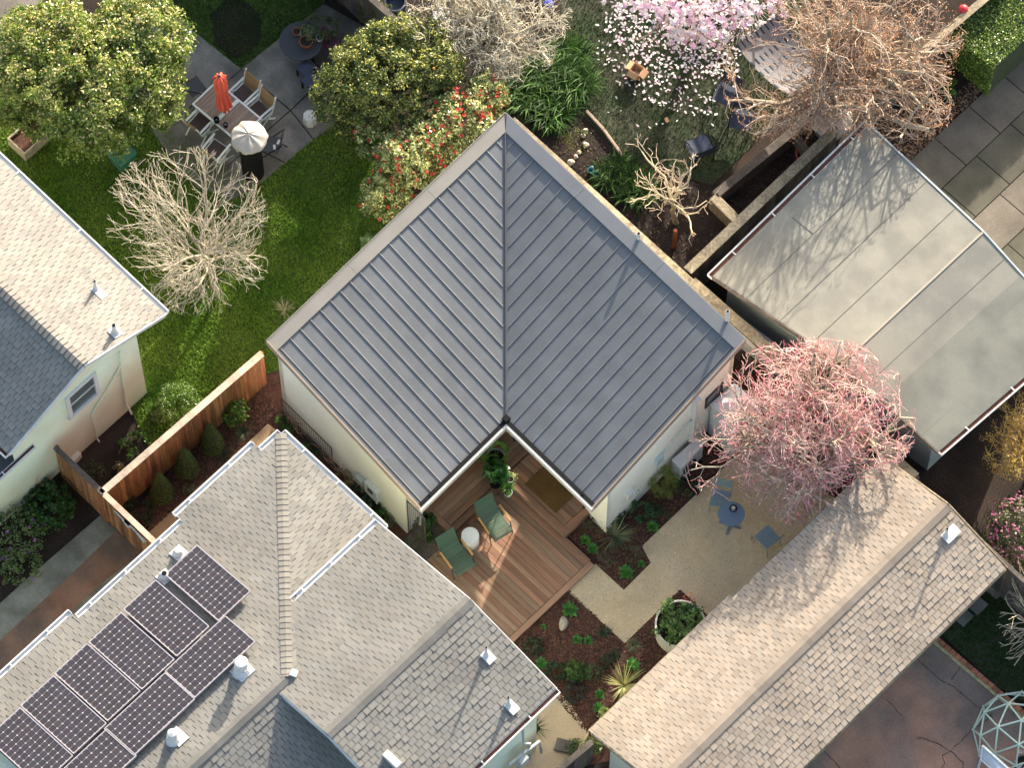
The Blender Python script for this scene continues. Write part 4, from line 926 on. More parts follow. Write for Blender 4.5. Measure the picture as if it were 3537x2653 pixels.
t3 = tree('orange_tree', (1330, 420, 0), (1335, 330, 1.2), .09, [(1340, 280, 1.9, 1.55, 1.25, 1.05), (1200, 330, 1.6, .95, .75, .8), (1400, 150, 2.1, 1.1, .6, .75), (1500, 250, 2.0, .7, .7, .8), (1240, 400, 1.3, .7, .6, .6)],
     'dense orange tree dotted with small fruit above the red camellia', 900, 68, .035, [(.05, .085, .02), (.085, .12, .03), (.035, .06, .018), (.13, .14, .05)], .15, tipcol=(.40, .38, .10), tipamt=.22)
fr = Limbs(); 
f0 = None
for i in range(46):
    d = unit(rng.normal(0, 1, (1, 3))); d[:, 2] = abs(d[:, 2])*.9; b_ = [(1340, 280, 1.9, 1.55, 1.25, 1.05), (1400, 150, 2.1, 1.1, .6, .75), (1240, 380, 1.4, .75, .65, .65)][i % 3]; p = toworld(at(b_[0], b_[1], b_[2]), d*np.array(b_[3:6])*1.03)[0]
    if f0 is None: f0 = MB().lathe((0, 0, 0), [(.005, -.035), (.03, -.02), (.036, 0), (.03, .02), (.005, .035)], 8, col=(.9, .5, .1)).build('fruit', ['petal'], t3); fo = f0
    else: fo = f0.copy(); COL.objects.link(fo); fo.parent = t3
    fo.location = tuple(p)
CB = [(1420, 560, 1.5, .85, .75, .9), (1330, 680, 1.1, .6, .55, .7), (1600, 420, 1.7, .95, .75, .9), (1680, 340, 1.8, .5, .5, .7), (1500, 510, 1.6, .7, .6, .8), (1290, 470, 1.3, .45, .5, .6)]
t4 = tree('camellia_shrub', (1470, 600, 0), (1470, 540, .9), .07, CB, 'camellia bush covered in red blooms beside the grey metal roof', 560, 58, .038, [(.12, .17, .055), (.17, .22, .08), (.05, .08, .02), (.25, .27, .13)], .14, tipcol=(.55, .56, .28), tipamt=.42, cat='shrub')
blooms('red_blossoms', CB, 260, .055, [(.70, .06, .05), (.80, .16, .12), (.6, .04, .045)], t4, petals=6, cup=.9)
PALE = ((.38, .33, .24), (.43, .38, .28), (.48, .42, .33))
bare_tree('bare_fruit_tree', (752, 1025, 0), (702, 880, 1.7), [(640, 740, 2.5, 1.6, 1.4, 1.2), (700, 930, 1.9, 1.3, .95, .9)], 'pale leafless tree standing on the lawn beside the green-walled house', r0=.05, limbs=17, fan=.1, levels=((8, .52, .65), (6, .6, .6), (2, .6, .6)), cols=PALE, wob=.16, up=.03, L0=.95, sides=(6, 5, 3, 3), rmin=.0042)
bare_tree('gnarled_tree', (1660, 230, 0), (1655, 130, 1.5), [(1640, 50, 2.3, 1.8, 1.15, 1.1), (1720, 150, 2.0, 1.2, .9, .9), (1840, 50, 2.2, .8, .9, .8), (1480, 40, 2.1, .8, .8, .8)], 'gnarled leafless tree with pale curling twigs at the top centre', r0=.11, limbs=20, levels=((7, .5, .8), (6, .55, .9), (4, .6, .9)), cols=((.36, .32, .24), (.42, .37, .28), (.48, .43, .33)), wob=.42, up=.0, L0=1.0, sides=(6, 5, 3, 3), rmin=.0065)
bare_tree('pruned_sapling', (2335, 770, 0), (2318, 690, 1.45), [(2270, 590, 1.9, .95, .85, .9), (2390, 700, 1.6, .8, .9, .8)], 'small knobbly leafless tree tied to the orange-brown stake', r0=.055, limbs=9, fan=.3, levels=((5, .5, .8), (3, .55, .9)), cols=((.42, .36, .24), (.50, .42, .29)), wob=.30, up=.0, L0=.95, sides=(7, 5, 4), rmin=.0075, tipcol=[(.6, .42, .34)])
th, tips = bare_tree('russet_tree', (2890, 400, 0), (2885, 270, 1.5), [(2900, 190, 3.3, 2.3, 1.5, 1.5), (2690, 320, 2.3, 1.2, .95, .9), (3060, 360, 2.8, 1.3, .85, 1.0), (2760, 40, 3.2, 1.3, .8, 1.1), (3150, 100, 3.0, 1.1, .9, 1.1)], 'spreading tree with tan limbs and russet dead leaves over the hammock', r0=.13, limbs=27, rr=.56, levels=((8, .5, .75), (6, .55, .85), (3, .55, .8)), cols=((.34, .28, .20), (.38, .31, .23), (.40, .31, .24), (.36, .24, .18)), wob=.28, up=.0, L0=1.0, sides=(7, 5, 3, 3), rmin=.006, avoid=(np.array(at(2705, 185, 2.2)), 1.0, .85, 1.0))
k = tips; Pq = np.repeat(k, 4, axis=0)+rng.normal(0, .05, (len(k)*4, 3)); V = leafmesh(Pq, .022, np.array([0, 0, .5]), .6)
link('dead_leaves', npmesh('dead_leaves', V, np.arange(len(V)*4).reshape(-1, 4), np.array([(.32, .155, .09), (.40, .22, .13), (.24, .11, .07), (.40, .26, .17)])[rng.integers(0, 4, len(V))], ['leaf']), th)
th, tips = bare_tree('coral_bark_maple', (2790, 1650, 0), (2785, 1580, .9), [(2720, 1540, 2.6, 1.95, 1.0, 1.1), (2800, 1360, 3.1, 1.8, 1.1, 1.2), (2950, 1470, 3.0, 1.2, 1.05, 1.1), (2530, 1600, 2.0, 1.0, .8, .8), (2760, 1690, 2.1, .9, .75, .8)], 'leafless coral-bark maple with pink twigs between cottage and tan roof', r0=.12, rr=.56, fan=.5, limbs=34, levels=((8, .48, .7), (6, .5, .8), (5, .6, .75)), cols=((.38, .34, .24), (.44, .38, .29), (.50, .40, .33), (.56, .40, .35)), tipcol=[(.85, .24, .30), (.86, .44, .44), (.66, .10, .20), (.78, .60, .52), (.88, .36, .38)], wob=.24, up=.04, L0=1.0, sides=(7, 5, 3, 3), rmin=.0062)
# magnolia
MG = [(2330, 40, 2.2, 1.1, .5, .6), (2480, 60, 2.4, 1.0, .6, .6), (2620, 10, 2.5, .9, .5, .6), (2200, 10, 1.8, .8, .35, .5), (2420, 130, 1.8, .6, .3, .5), (2350, 110, 1.2, .7, .4, .4)]
th, tips = bare_tree('magnolia_tree', (2470, 20, 0), (2480, -60, 1.4), [(2420, -10, 2.3, 2.0, 1.3, 1.1)], 'pink and white flowering magnolia at the top edge above the bicycle', r0=.12, limbs=10, levels=((5, .55, .7), (3, .5, .7)), cols=((.20, .15, .12), (.22, .16, .13)), wob=.2, L0=1.0, sides=(6, 4, 3))
blooms('blossoms', MG, 620, .085, [(.84, .70, .74), (.86, .80, .80), (.78, .48, .62), (.86, .80, .80), (.76, .52, .66)], th, petals=6, cup=.55, wide=.6, zmin=-.2, shell=.3)
# hedge and bushes at the right
hd = thing('hedge', at(3460, 150, 0), 'clipped bright green box hedge in the top right corner', 'hedge')
def boxcloud(name, x0, x1, y0, y1, z0, z1, n, size, cols, parent):
    faces = [(0, (y1-y0)*(z1-z0)), (1, (x1-x0)*(z1-z0)), (2, (x1-x0)*(y1-y0)), (3, (x1-x0)*(z1-z0))]; tot = sum(f[1] for f in faces); Ps = []; Ns = []
    for f, a in faces:
        k = int(n*a/tot); u = rng.uniform(0, 1, (k, 3)); P_ = np.c_[x0+u[:, 0]*(x1-x0), y0+u[:, 1]*(y1-y0), z0+u[:, 2]*(z1-z0)]; dd = np.abs(rng.normal(0, .035, k))+.03*np.sin(P_[:, 0]*9)*np.sin(P_[:, 1]*8+P_[:, 2]*7)
        if f == 0: P_[:, 0] = x0+dd; N_ = (-1, 0, 0)
        elif f == 1: P_[:, 1] = y0+dd; N_ = (0, -1, 0)
        elif f == 2: P_[:, 2] = z1-dd; N_ = (0, 0, 1)
        else: P_[:, 1] = y1-dd; N_ = (0, 1, 0)
        Ps.append(P_); Ns.append(np.tile(N_, (k, 1)))
    P_ = np.concatenate(Ps); N_ = np.concatenate(Ns)*.9; V = leafmesh(P_, size, N_, .6); cols = np.array(cols)
    return link(name, npmesh(name, V, np.arange(len(V)*4).reshape(-1, 4), cols[rng.integers(0, len(cols), len(V))]*rng.uniform(.75, 1.25, (len(V), 1)), ['leaf']), parent)
a = at(3345, 70, 1.5); b = at(3410, 205, 1.5)
hc = at(3405, 215, 1.45); boxcloud('hedge_leaves', hc.x-1.05, hc.x+.25, hc.y, hc.y+4.5, .0, 1.5, 26000, .026, [(.10, .17, .03), (.14, .21, .04), (.06, .12, .02), (.20, .26, .07)], hd)
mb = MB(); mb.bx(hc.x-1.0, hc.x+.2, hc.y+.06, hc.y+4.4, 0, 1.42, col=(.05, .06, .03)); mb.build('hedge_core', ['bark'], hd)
def bush(name, blobs, label, n, k, size, cols, clump=.12, flowers=None, cat='shrub', group=None, **kw):
    b = at(blobs[0][0], blobs[0][1], blobs[0][2]); b.z = 0; th = thing(name, b, label, cat, group); foliage('foliage', blobs, n, k, size, cols, th, clump, **kw)
    if flowers: blooms('flowers', blobs, flowers[0], flowers[1], flowers[2], th, petals=5, zmin=flowers[3] if len(flowers) > 3 else 0)
    return th
th, tips = bare_tree('golden_shrub', (3560, 1640, 0), (3550, 1560, .8), [(3540, 1500, 1.3, .95, 1.0, .8), (3480, 1560, 1.1, .55, .5, .5)], 'golden twiggy shrub at the right edge beside the garage', cat='shrub', r0=.05, limbs=18, levels=((6, .5, .7), (6, .5, .8)), cols=((.22, .15, .07), (.34, .23, .09), (.46, .31, .11)), wob=.25, L0=1.0, sides=(5, 3, 3), rmin=.006)
Pq = np.repeat(tips, 5, axis=0)+rng.normal(0, .05, (len(tips)*5, 3)); V = leafmesh(Pq, .018, np.array([0, 0, .5]), .6); link('foliage', npmesh('foliage', V, np.arange(len(V)*4).reshape(-1, 4), np.array([(.50, .30, .07), (.40, .27, .06), (.30, .26, .06)])[rng.integers(0, 3, len(V))], ['leaf']), th)
bush('flowering_shrub', [(3530, 1850, 1.0, .8, .95, .8)], 'round shrub with magenta-pink flowers at the right edge', 170, 60, .03, [(.05, .06, .025), (.08, .085, .04)], .12, (420, .035, [(.70, .22, .36), (.78, .38, .48), (.55, .12, .30)], .1))
bare_tree('bare_shrub', (3640, 2230, 0), (3620, 2180, .7), [(3580, 2170, 1.1, .75, 1.05, .8), (3570, 2010, 1.3, .5, .6, .6)], 'leafless shrub reaching in from the right edge above the climbing dome', cat='shrub', r0=.05, limbs=16, levels=((4, .55, .6), (3, .6, .6)), cols=((.50, .36, .26), (.58, .46, .32), (.66, .56, .40)), wob=.12, up=0, L0=1.1, sides=(5, 4, 3), rmin=.006)
# strap-leaved clumps
def blades(name, px, py, z0, n, L, w, cols, label, droop=1.0, cat='plant', group=None, rise=.9, spread=.25, parent=None, part=None, core=None):
    c = np.array(at(px, py, z0)); a = rng.uniform(0, 2*np.pi, n); l = L*rng.uniform(.6, 1.15, n); up = rise*rng.uniform(.35, 1.3, n); K = 5; V = np.zeros((n, K, 2, 3))
    d = np.c_[np.cos(a), np.sin(a)]; sd_ = np.c_[-d[:, 1], d[:, 0]]; o = d*(rng.uniform(0, spread, n))[:, None]
    if spread > .2:
        aa = rng.uniform(0, 2*np.pi, n); o = np.c_[np.cos(aa), np.sin(aa)]*(spread*np.sqrt(rng.uniform(0, 1, n)))[:, None]; d = unit(d*.75+o/spread*.55); sd_ = np.c_[-d[:, 1], d[:, 0]]
    for i in range(K):
        t = i/(K-1); rr_ = l*t*(.55+.45*t); zz = l*(up*t-droop*.75*t*t); ww = w*(1-t**2.2)*(.55+.8*t if t < .5 else 1)+.0012
        for s_, k in ((-1, 0), (1, 1)):
            V[:, i, k, :2] = c[:2]+o+d*rr_[:, None]+sd_*(ww*s_)*.5; V[:, i, k, 2] = np.maximum(z0+.01, z0+zz+.02)
    idx = np.arange(n)[:, None]*K*2; F = np.concatenate([np.concatenate([idx+2*i, idx+2*i+1, idx+2*i+3, idx+2*i+2], 1) for i in range(K-1)]); cols = np.array(cols); C = cols[rng.integers(0, len(cols), n)]*rng.uniform(.75, 1.3, (n, 1)); C = np.tile(C, (K-1, 1))
    o_ = link(part or name, npmesh(name, V.reshape(-1, 3), F, C, ['blade']), parent)
    if label: tag(o_, label, cat, group)
    return o_
AG = [(.025, .07, .012), (.04, .10, .016), (.07, .16, .025), (.012, .035, .008)]
for px, py, n, L, l in ((1955, 205, 170, .62, 'strappy green clump highest up, under the gnarled pale tree'), (1985, 290, 170, .62, 'strappy green clump reaching furthest right over the dark soil'), (1880, 250, 150, .6, 'strappy green clump in the middle of the mass below the gnarled tree'),
                       (1905, 385, 170, .6, 'strappy green clump nearest the log edging and grey roof'), (1805, 330, 150, .6, 'strappy green clump tucked against the camellia and roof peak'), (2130, 610, 130, .5, 'strappy green clump left of the small knobbly tree'), (2195, 655, 130, .48, 'strappy green clump directly behind the knobbly tree trunk')):
    blades('agapanthus', px, py, 0, int(n*3), L*.8, .030, AG, l, droop=.9, rise=1.15, spread=.42, group='strap-leaved clumps behind the cottage')
# garden plants
def rosette(px, py, r, label, cols=((.05, .16, .04), (.08, .22, .05)), n=22, z0=0, name='rosette_plant', w=.32, group='leafy rosettes in the courtyard beds', parent=None, part=None):
    c = np.array(at(px, py, z0)); V = []; C = []
    for i in range(n):
        a = i*2.399; t = 1-(i/n)*.75; l = r*t; lift = r*(.15+.8*(i/n)); d = np.array([math.cos(a), math.sin(a), 0]); s_ = np.array([-d[1], d[0], 0]); p = c+np.array([0, 0, .03+.02*i/n]); q = p+d*l*.6+np.array([0, 0, lift*.6]); e = p+d*l+np.array([0, 0, lift*.7])
        V += [p, q-s_*l*w, e, q+s_*l*w]; C.append(np.array(cols[rng.integers(0, len(cols))])*rng.uniform(.8, 1.25))
    o = link(part or name, npmesh(name, V, np.arange(n*4).reshape(n, 4), C, ['leaf']), parent)
    if label: tag(o, label, 'plant', group)
    return o
DKG = [(.035, .075, .035), (.05, .10, .04), (.025, .05, .03)]
for px, py, r, l in ((2022, 1868, .17, 'bright rosette left of the big spiky cordyline by the deck'), (2047, 1898, .17, 'bright rosette just below its twin by the deck edge'), (2254, 1822, .19, 'bright rosette at the gravel edge right of the cordyline'),
                     (2162, 1980, .23, 'pale pointed rosette near the tip of the triangular bed'), (1967, 2110, .24, 'broad grey-green rosette above the boulder'), (1994, 2212, .15, 'small rosette just below the boulder, left of a pair'),
                     (2032, 2216, .14, 'small dark rosette right of its neighbour below the boulder'), (1869, 2296, .19, 'bright green rosette beside the grey shingle roof edge'), (2186, 2300, .21, 'rosette right above the yellow cordyline'),
                     (2071, 2402, .15, 'small green rosette left below the yellow cordyline'), (2066, 2448, .17, 'lowest green rosette close to the tan roof'), (1877, 2168, .09, 'tiny greyish seedling near the deck border'), (2215, 1950, .12, 'small green rosette in the corner of the triangular bed')):
    rosette(px, py, r, l, n=34, w=.2)
blades('cordyline', 2123, 1856, .05, 75, .50, .030, [(.16, .17, .09), (.22, .23, .12), (.12, .14, .08)], 'large olive spiky cordyline at the corner of the white wall', droop=.25, rise=.9, spread=.02)
blades('cordyline', 2155, 2372, .05, 80, .50, .028, [(.38, .34, .12), (.26, .28, .10), (.45, .42, .18)], 'yellow-striped spiky cordyline beside the tan shingle roof', droop=.25, rise=.9, spread=.02)
GL = [(.05, .075, .045), (.07, .10, .05)]
for px, py, n, L, cl, l in ((2088, 2190, 60, .22, GL, 'grassy tuft at the gravel edge above the V-shaped corner'), (2186, 2232, 55, .22, GL, 'grassy tuft below the inner gravel corner'), (2123, 2270, 55, .2, GL, 'grassy tuft in the open bark left of the round planter'),
                            (1843, 2520, 46, .42, AG, 'long-leaved strappy plant at the foot of the shingle house wall'), (1413, 1900, 70, .38, GL, 'wispy dark grass between the shingle roof and the deck'), (516, 1752, 50, .22, GL, 'blue-grey tuft near the garden gate'),
                            (508, 1798, 55, .24, GL, 'blue-grey tuft closest to the gate'), (770, 1572, 55, .24, GL, 'blue-grey tuft below the highest conical shrub'), (840, 1498, 60, .28, GL, 'wide blue-grey tuft near the path end'), (2075, 1810, 45, .24, GL, 'grassy tuft between the cordyline and the wall corner'),
                            (2280, 2560, 30, .2, GL, '')):
    if l: blades('grass_tuft', px, py, 0, n, L, .012, cl, l, droop=.8, rise=1.2, spread=.04, group='tufts of grass in the beds')
LG = [(.07, .17, .03), (.11, .23, .045), (.05, .12, .03)]
for args in (((1842, 2235, .15, .27, .24, .16), 'dark low bush beside the shingle roof and deck end', 26, 26, .028, DKG), ((1924, 2320, .16, .27, .2, .16), 'dark blue-green bush left of a brighter one in the lower bed', 26, 26, .028, DKG),
             ((1987, 2320, .18, .24, .22, .2), 'brightest leafy bush in the middle of the lower bed', 30, 26, .034, LG), ((2047, 2323, .16, .22, .2, .16), 'speckled bush right of the brightest leafy one', 24, 24, .026, [(.07, .12, .05), (.10, .14, .07)]),
             ((2095, 2288, .13, .17, .14, .13), 'small dark bush above the yellow cordyline', 16, 24, .024, DKG), ((1985, 2390, .16, .26, .26, .16), 'dark slate-green bush lowest in the bark bed', 28, 26, .026, [(.03, .05, .045), (.04, .065, .05)]),
             ((2211, 1765, .22, .3, .25, .22), 'leafy green bush under the wall lamp', 34, 28, .032, [(.04, .11, .05), (.05, .14, .06)]), ((2137, 1785, .2, .24, .22, .2), 'bush hugging the white wall corner', 24, 26, .03, DKG), ((2293, 1762, .15, .27, .25, .15), 'dim dark bush at the gravel edge below the pine-like shrub', 24, 24, .026, DKG),
             ((2375, 1680, .2, .3, .25, .2), 'dark bush below the white outdoor unit', 30, 26, .034, DKG), ((2030, 1795, .15, .22, .22, .14), 'greyish bush by the downspout at the deck edge', 24, 24, .022, [(.10, .10, .08), (.07, .08, .06)]),
             ((2096, 1932, .14, .24, .22, .12), 'brown-grey heathery bush below the cordyline', 26, 24, .02, [(.15, .13, .09), (.10, .10, .07)]), ((2186, 1912, .15, .25, .24, .14), 'grey-green heathery bush near the gravel notch', 28, 24, .02, [(.14, .14, .09), (.09, .10, .06)]),
             ((1187, 1655, .22, .24, .22, .26), 'yellow-green twiggy bush against the cream wall', 30, 26, .018, [(.28, .27, .12), (.20, .20, .09)]), ((1236, 1712, .2, .3, .3, .2), 'dark foliage mass below the electric meter', 34, 28, .04, DKG), ((1275, 1752, .18, .25, .25, .2), 'dark bush between meter boxes and shingle roof', 26, 26, .04, DKG),
             ((1314, 1785, .2, .16, .16, .2), 'mid-green bush near the end of the cream wall', 18, 24, .034, LG), ((1355, 1800, .14, .16, .15, .16), 'pale grey bush at the cream wall corner', 18, 24, .022, [(.14, .15, .12), (.10, .11, .09)]), ((1425, 1790, .2, .24, .2, .2), 'dark bush in front of the small trellis', 26, 26, .03, DKG),
             ((1482, 1800, .2, .22, .22, .2), 'green bush beside the upper deck corner', 24, 26, .04, [(.04, .11, .03), (.06, .15, .04)]), ((1466, 1855, .12, .16, .16, .12), 'small green plant alone in dark soil by the deck', 14, 22, .045, LG), ((1050, 1545, .14, .14, .14, .14), 'green plant halfway along the wire trellis', 12, 22, .035, LG),
             ((975, 1455, .14, .13, .13, .14), 'green plant at the left end of the wire trellis', 12, 22, .04, LG), ((996, 1480, .12, .12, .12, .12), 'low green plant near the roof corner by the path', 12, 20, .035, LG), ((1095, 1568, .12, .18, .12, .12), 'dark trailing plant at the right end of the wire trellis', 14, 22, .03, DKG), ((450, 1735, .14, .2, .18, .15), 'dark leafy plant in the corner by the gate', 16, 22, .03, DKG),
             ((652, 1684, .1, .13, .13, .1), 'pale seedling between two conical shrubs and the path', 10, 18, .026, [(.18, .2, .12), (.1, .13, .06)]), ((324, 1620, .16, .26, .22, .16), 'feathery weed clump inside the gate corner', 22, 22, .022, [(.05, .10, .03), (.07, .12, .04)]), ((432, 1532, .1, .14, .13, .1), 'small round-leaved weed near the pale green wall', 9, 18, .035, LG),
             ((482, 1502, .12, .26, .14, .1), 'row of round-leaved seedlings near the cedar fence', 12, 16, .045, LG), ((463, 1574, .2, .12, .16, .2), 'small bright sprig catching sun by the cedar fence', 10, 18, .035, LG), ((414, 1622, .12, .16, .13, .12), 'tan-leaved clump against the cedar fence', 12, 20, .03, [(.30, .24, .13), (.14, .17, .06)]),
             ((612, 1390, .22, .55, .5, .22), 'sunlit mass of bright weeds at the lawn corner', 90, 30, .024, [(.14, .24, .05), (.20, .30, .08), (.09, .17, .04)]), ((560, 1440, .12, .22, .16, .12), 'yellowish weed clump beside the bright weeds', 22, 22, .024, [(.28, .30, .12), (.16, .2, .07)]),
             ((170, 1745, .28, .55, .62, .28), 'lush round-leaved groundcover mound by the pale green wall', 100, 26, .05, [(.04, .12, .025), (.03, .09, .02), (.06, .15, .03)]), ((2000, 485, .3, .35, .25, .3), 'sparse yellow-green bush among the white stones', 26, 22, .022, [(.13, .15, .04), (.08, .11, .03)]),
             ((2015, 2585, .2, .4, .22, .22), 'green bush at the tip of the tan roof by the fence end', 34, 26, .03, [(.07, .14, .03), (.12, .18, .05)]), ((2098, 2480, .16, .2, .22, .18), 'bright spiky bush lit beside the tan roof edge', 22, 26, .04, [(.20, .28, .06), (.30, .34, .12)]), ((3268, 303, .5, .22, .35, .3), 'broad-leaved green plant under the russet tree', 22, 24, .05, LG),
             ((2590, 1510, .3, .3, .25, .3), 'dark fern-like bush behind the white shed', 26, 24, .03, DKG), ((2720, 1400, .4, .45, .3, .4), 'dark ivy mass beneath the pink maple', 34, 26, .04, DKG), ((1110, 100, .5, .5, .35, .5), 'dim yellow-green shrub above the flower pots', 44, 24, .032, [(.08, .11, .03), (.05, .08, .02)]), ((1290, 40, .8, .4, .3, .5), 'leafy shoots in front of the grey plank fence', 30, 24, .032, [(.08, .11, .03), (.05, .08, .02)])):
    bl, l, n, k, s_, cl = args; bush('garden_bush', [bl], l, n, k, s_*.9, [tuple(v*.7 for v in c_) for c_ in cl], clump=.075 if bl[3] < .35 else .11, group='low bushes in the beds', cat='plant')
# conical shrubs
for px, py, l, tc in ((561, 1712, 'conical evergreen shrub nearest the gate, with a sunlit yellow tip', 1), (648, 1628, 'middle conical evergreen shrub along the cedar fence', .6), (734, 1542, 'conical evergreen shrub furthest up the cedar fence', .2)):
    w = at(px, py, 0); th = thing('conical_shrub', w, l, 'shrub', 'conical shrubs along the cedar fence'); n = 6500; z = rng.uniform(0, 1, n)**1.15; r = .30*(1-z)**.7*(1-.15*np.exp(-z*20))*rng.uniform(.7, 1.05, n); a = rng.uniform(0, 2*np.pi, n); P_ = np.c_[w.x+r*np.cos(a), w.y+r*np.sin(a), .04+z*1.3]; nb = np.c_[np.cos(a)*.3, np.sin(a)*.3, np.full(n, .9)]
    V = leafmesh(P_, .018, nb, .4); c = np.array([(.075, .105, .028), (.05, .08, .022), (.10, .13, .035)])[rng.integers(0, 3, n)]*rng.uniform(.7, 1.3, (n, 1)); link('foliage', npmesh('foliage', V, np.arange(n*4).reshape(-1, 4), c, ['leaf']), th)
    mb = MB(); mb.lathe(tuple(w), [(.02, 0), (.22, .1), (.18, .55), (.08, 1.0), (.01, 1.25)], 10, col=(.03, .035, .02)); mb.build('stem', ['bark'], th)
bush('citrus_bush', [(813, 1425, .4, .30, .30, .4)], 'round glossy-leaved bush at the top of the cedar fence bed', 60, 24, .045, [(.09, .17, .03), (.05, .11, .02), (.16, .24, .05)], .08)
bush('pine_like_shrub', [(2289, 1665, .45, .33, .38, .5)], 'feathery yellow-green shrub left of the white outdoor unit', 90, 34, .034, [(.12, .16, .03), (.18, .21, .05), (.07, .11, .02)], .11, asp=.12)
bush('flowering_bush', [(40, 1850, .4, .75, .7, .45), (70, 1960, .3, .5, .45, .35)], 'loose green bush with purple flowers at the left edge', 130, 26, .032, [(.09, .14, .05), (.13, .17, .07), (.06, .10, .04)], .13, (26, .045, [(.38, .08, .45), (.45, .15, .55)]))
blades('dry_plant', 985, 1075, .02, 60, .28, .008, [(.5, .42, .28), (.3, .3, .15)], 'pale dried plant on the lawn beside the roof edge', droop=.5, rise=1.3, spread=.05)
rosette(1272, 845, .3, 'broad-leaved pale plant peeking out beside the grey roof cap', cols=((.16, .24, .12), (.10, .17, .07)), n=16, z0=.25, group=None)
bush('pink_sprig', [(135, 1660, .45, .16, .2, .4)], 'reddish bare sprig against the pale green wall', 16, 10, .016, [(.42, .24, .18), (.35, .2, .15)], .08)
# fallen petals
def petals(name, pts, n, label, sz=.042):
    P_ = scatter(pts, n); n = len(P_); a = rng.uniform(0, 2*np.pi, n); l = sz*rng.uniform(.6, 1.3, n); w = l*rng.uniform(.35, .6, n); d = np.c_[np.cos(a), np.sin(a)]; s_ = np.c_[-d[:, 1], d[:, 0]]; V = np.zeros((n, 6, 3))
    for i, (p, q, h) in enumerate(((-1, 0, .01), (-.4, -1, .02), (.5, -.9, .024), (1, 0, .03), (.5, .9, .024), (-.4, 1, .02))): V[:, i, :2] = P_+d*(l*p)[:, None]+s_*(w*q)[:, None]; V[:, i, 2] = h+rng.uniform(.01, .03, n)
    C = np.array([(.85, .80, .78), (.82, .66, .70), (.70, .42, .56), (.86, .84, .80)])[rng.choice(4, n, p=[.45, .25, .12, .18])]; o = link(name, npmesh(name, V, np.arange(n*6).reshape(n, 6), C, ['petal'])); tag(o, label, 'petals', kind='stuff')
petals('fallen_petals', [(2130, -40), (2080, 60), (2160, 180), (2330, 240), (2480, 270), (2600, 160), (2660, -40)], 950, 'thick carpet of fallen pink and white magnolia petals')
petals('scattered_petals', [(2050, 60), (2060, 200), (2200, 340), (2420, 420), (2560, 300), (2540, 150), (2300, 200)], 330, 'loose petals scattered over the shaded grass')
petals('stray_petals', [(1990, 150), (2030, 330), (2150, 440), (2450, 470), (2500, 350)], 26, 'stray white petals on the dark soil')
# ================================================================== FURNITURE AND OBJECTS
def rot(v, a): return Vector((v[0]*math.cos(a)-v[1]*math.sin(a), v[0]*math.sin(a)+v[1]*math.cos(a), v[2] if len(v) > 2 else 0))
# --- deck lounge chairs (local: facing +x, slats along y)
def lounge(loc, rz, label):
    th = thing('lounge_chair', loc, label, 'lounge chair', 'green slatted chairs on the deck', rz)
    prof = [(-.42, .86), (-.37, .72), (-.31, .56), (-.24, .42), (-.14, .33), (-.02, .31), (.12, .33), (.26, .36), (.38, .36), (.44, .32)]
    P_ = [Vector((x, 0, z)) for x, z in prof]; pts = []
    for a, b in zip(P_[:-1], P_[1:]):
        for i in range(3): pts.append(a.lerp(b, i/3))
    def slatpart(name, lo, hi):
        mb = MB(); s = 0; acc = 0; last = None; L = [0]
        for a, b in zip(pts[:-1], pts[1:]): L.append(L[-1]+(b-a).length)
        t = lo*L[-1]
        while t < hi*L[-1]:
            i = max(j for j in range(len(L)) if L[j] <= t); i = min(i, len(pts)-2); p = pts[i].lerp(pts[i+1], (t-L[i])/(L[i+1]-L[i])); d = (pts[i+1]-pts[i]).normalized(); ang = -math.atan2(d.z, d.x)
            mb.cb(p, (.043, .50, .012), rm=Matrix.Rotation(ang, 3, 'Y'), col=rc(.93, 1.07, .02)); t += .055
        mb.build(name, ['green'], th, world=False)
    slatpart('backrest', .0, .52); slatpart('seat', .535, 1.0)
    for y in (-.235, .235):
        mb = MB(); mb.tube([p+Vector((0, y, -.02)) for p in P_], .012, 6); mb.build('side_rail', ['greenmetal'], th, world=False)
        mb = MB(); yy = y*1.22; mb.cb((.05, yy, .565), (.46, .045, .022), rm=Matrix.Rotation(R(4), 3, 'Y')); mb.build('armrest', ['bamboo'], th, world=False, bevel=.006)
        mb = MB(); mb.tube([(-.14, yy, .57), (-.12, yy, .5), (-.33, yy, .0)], .012, 6); mb.build('leg', ['greenmetal'], th, world=False)
        mb = MB(); mb.tube([(.24, yy, .55), (.26, yy, .45), (.36, yy, .0)], .012, 6); mb.build('leg', ['greenmetal'], th, world=False)
    mb = MB(); mb.tube([(-.15, -.29, .3), (-.15, .29, .3)], .011, 6); mb.tube([(.3, -.29, .33), (.3, .29, .33)], .011, 6); mb.build('cross_bar', ['greenmetal'], th, world=False)
    return th
c1 = at(1704, 1803, .45); c1.z = .15; lounge(c1, R(-12), 'green slatted lounge chair nearer the potted plants, seat in a sun patch')
c2 = at(1573, 1922, .45); c2.z = .15; lounge(c2, R(-10), 'green slatted lounge chair beside the shingle roof edge')
c = at(1624, 1849, .58); tag(MB().lathe((c.x, c.y, .15), [(.19, 0), (.205, .02), (.205, .41), (.195, .43), (.0, .432)], 40).build('side_table', ['whiteplastic'], smooth=True), 'round white drum side table between the two green chairs', 'side table')
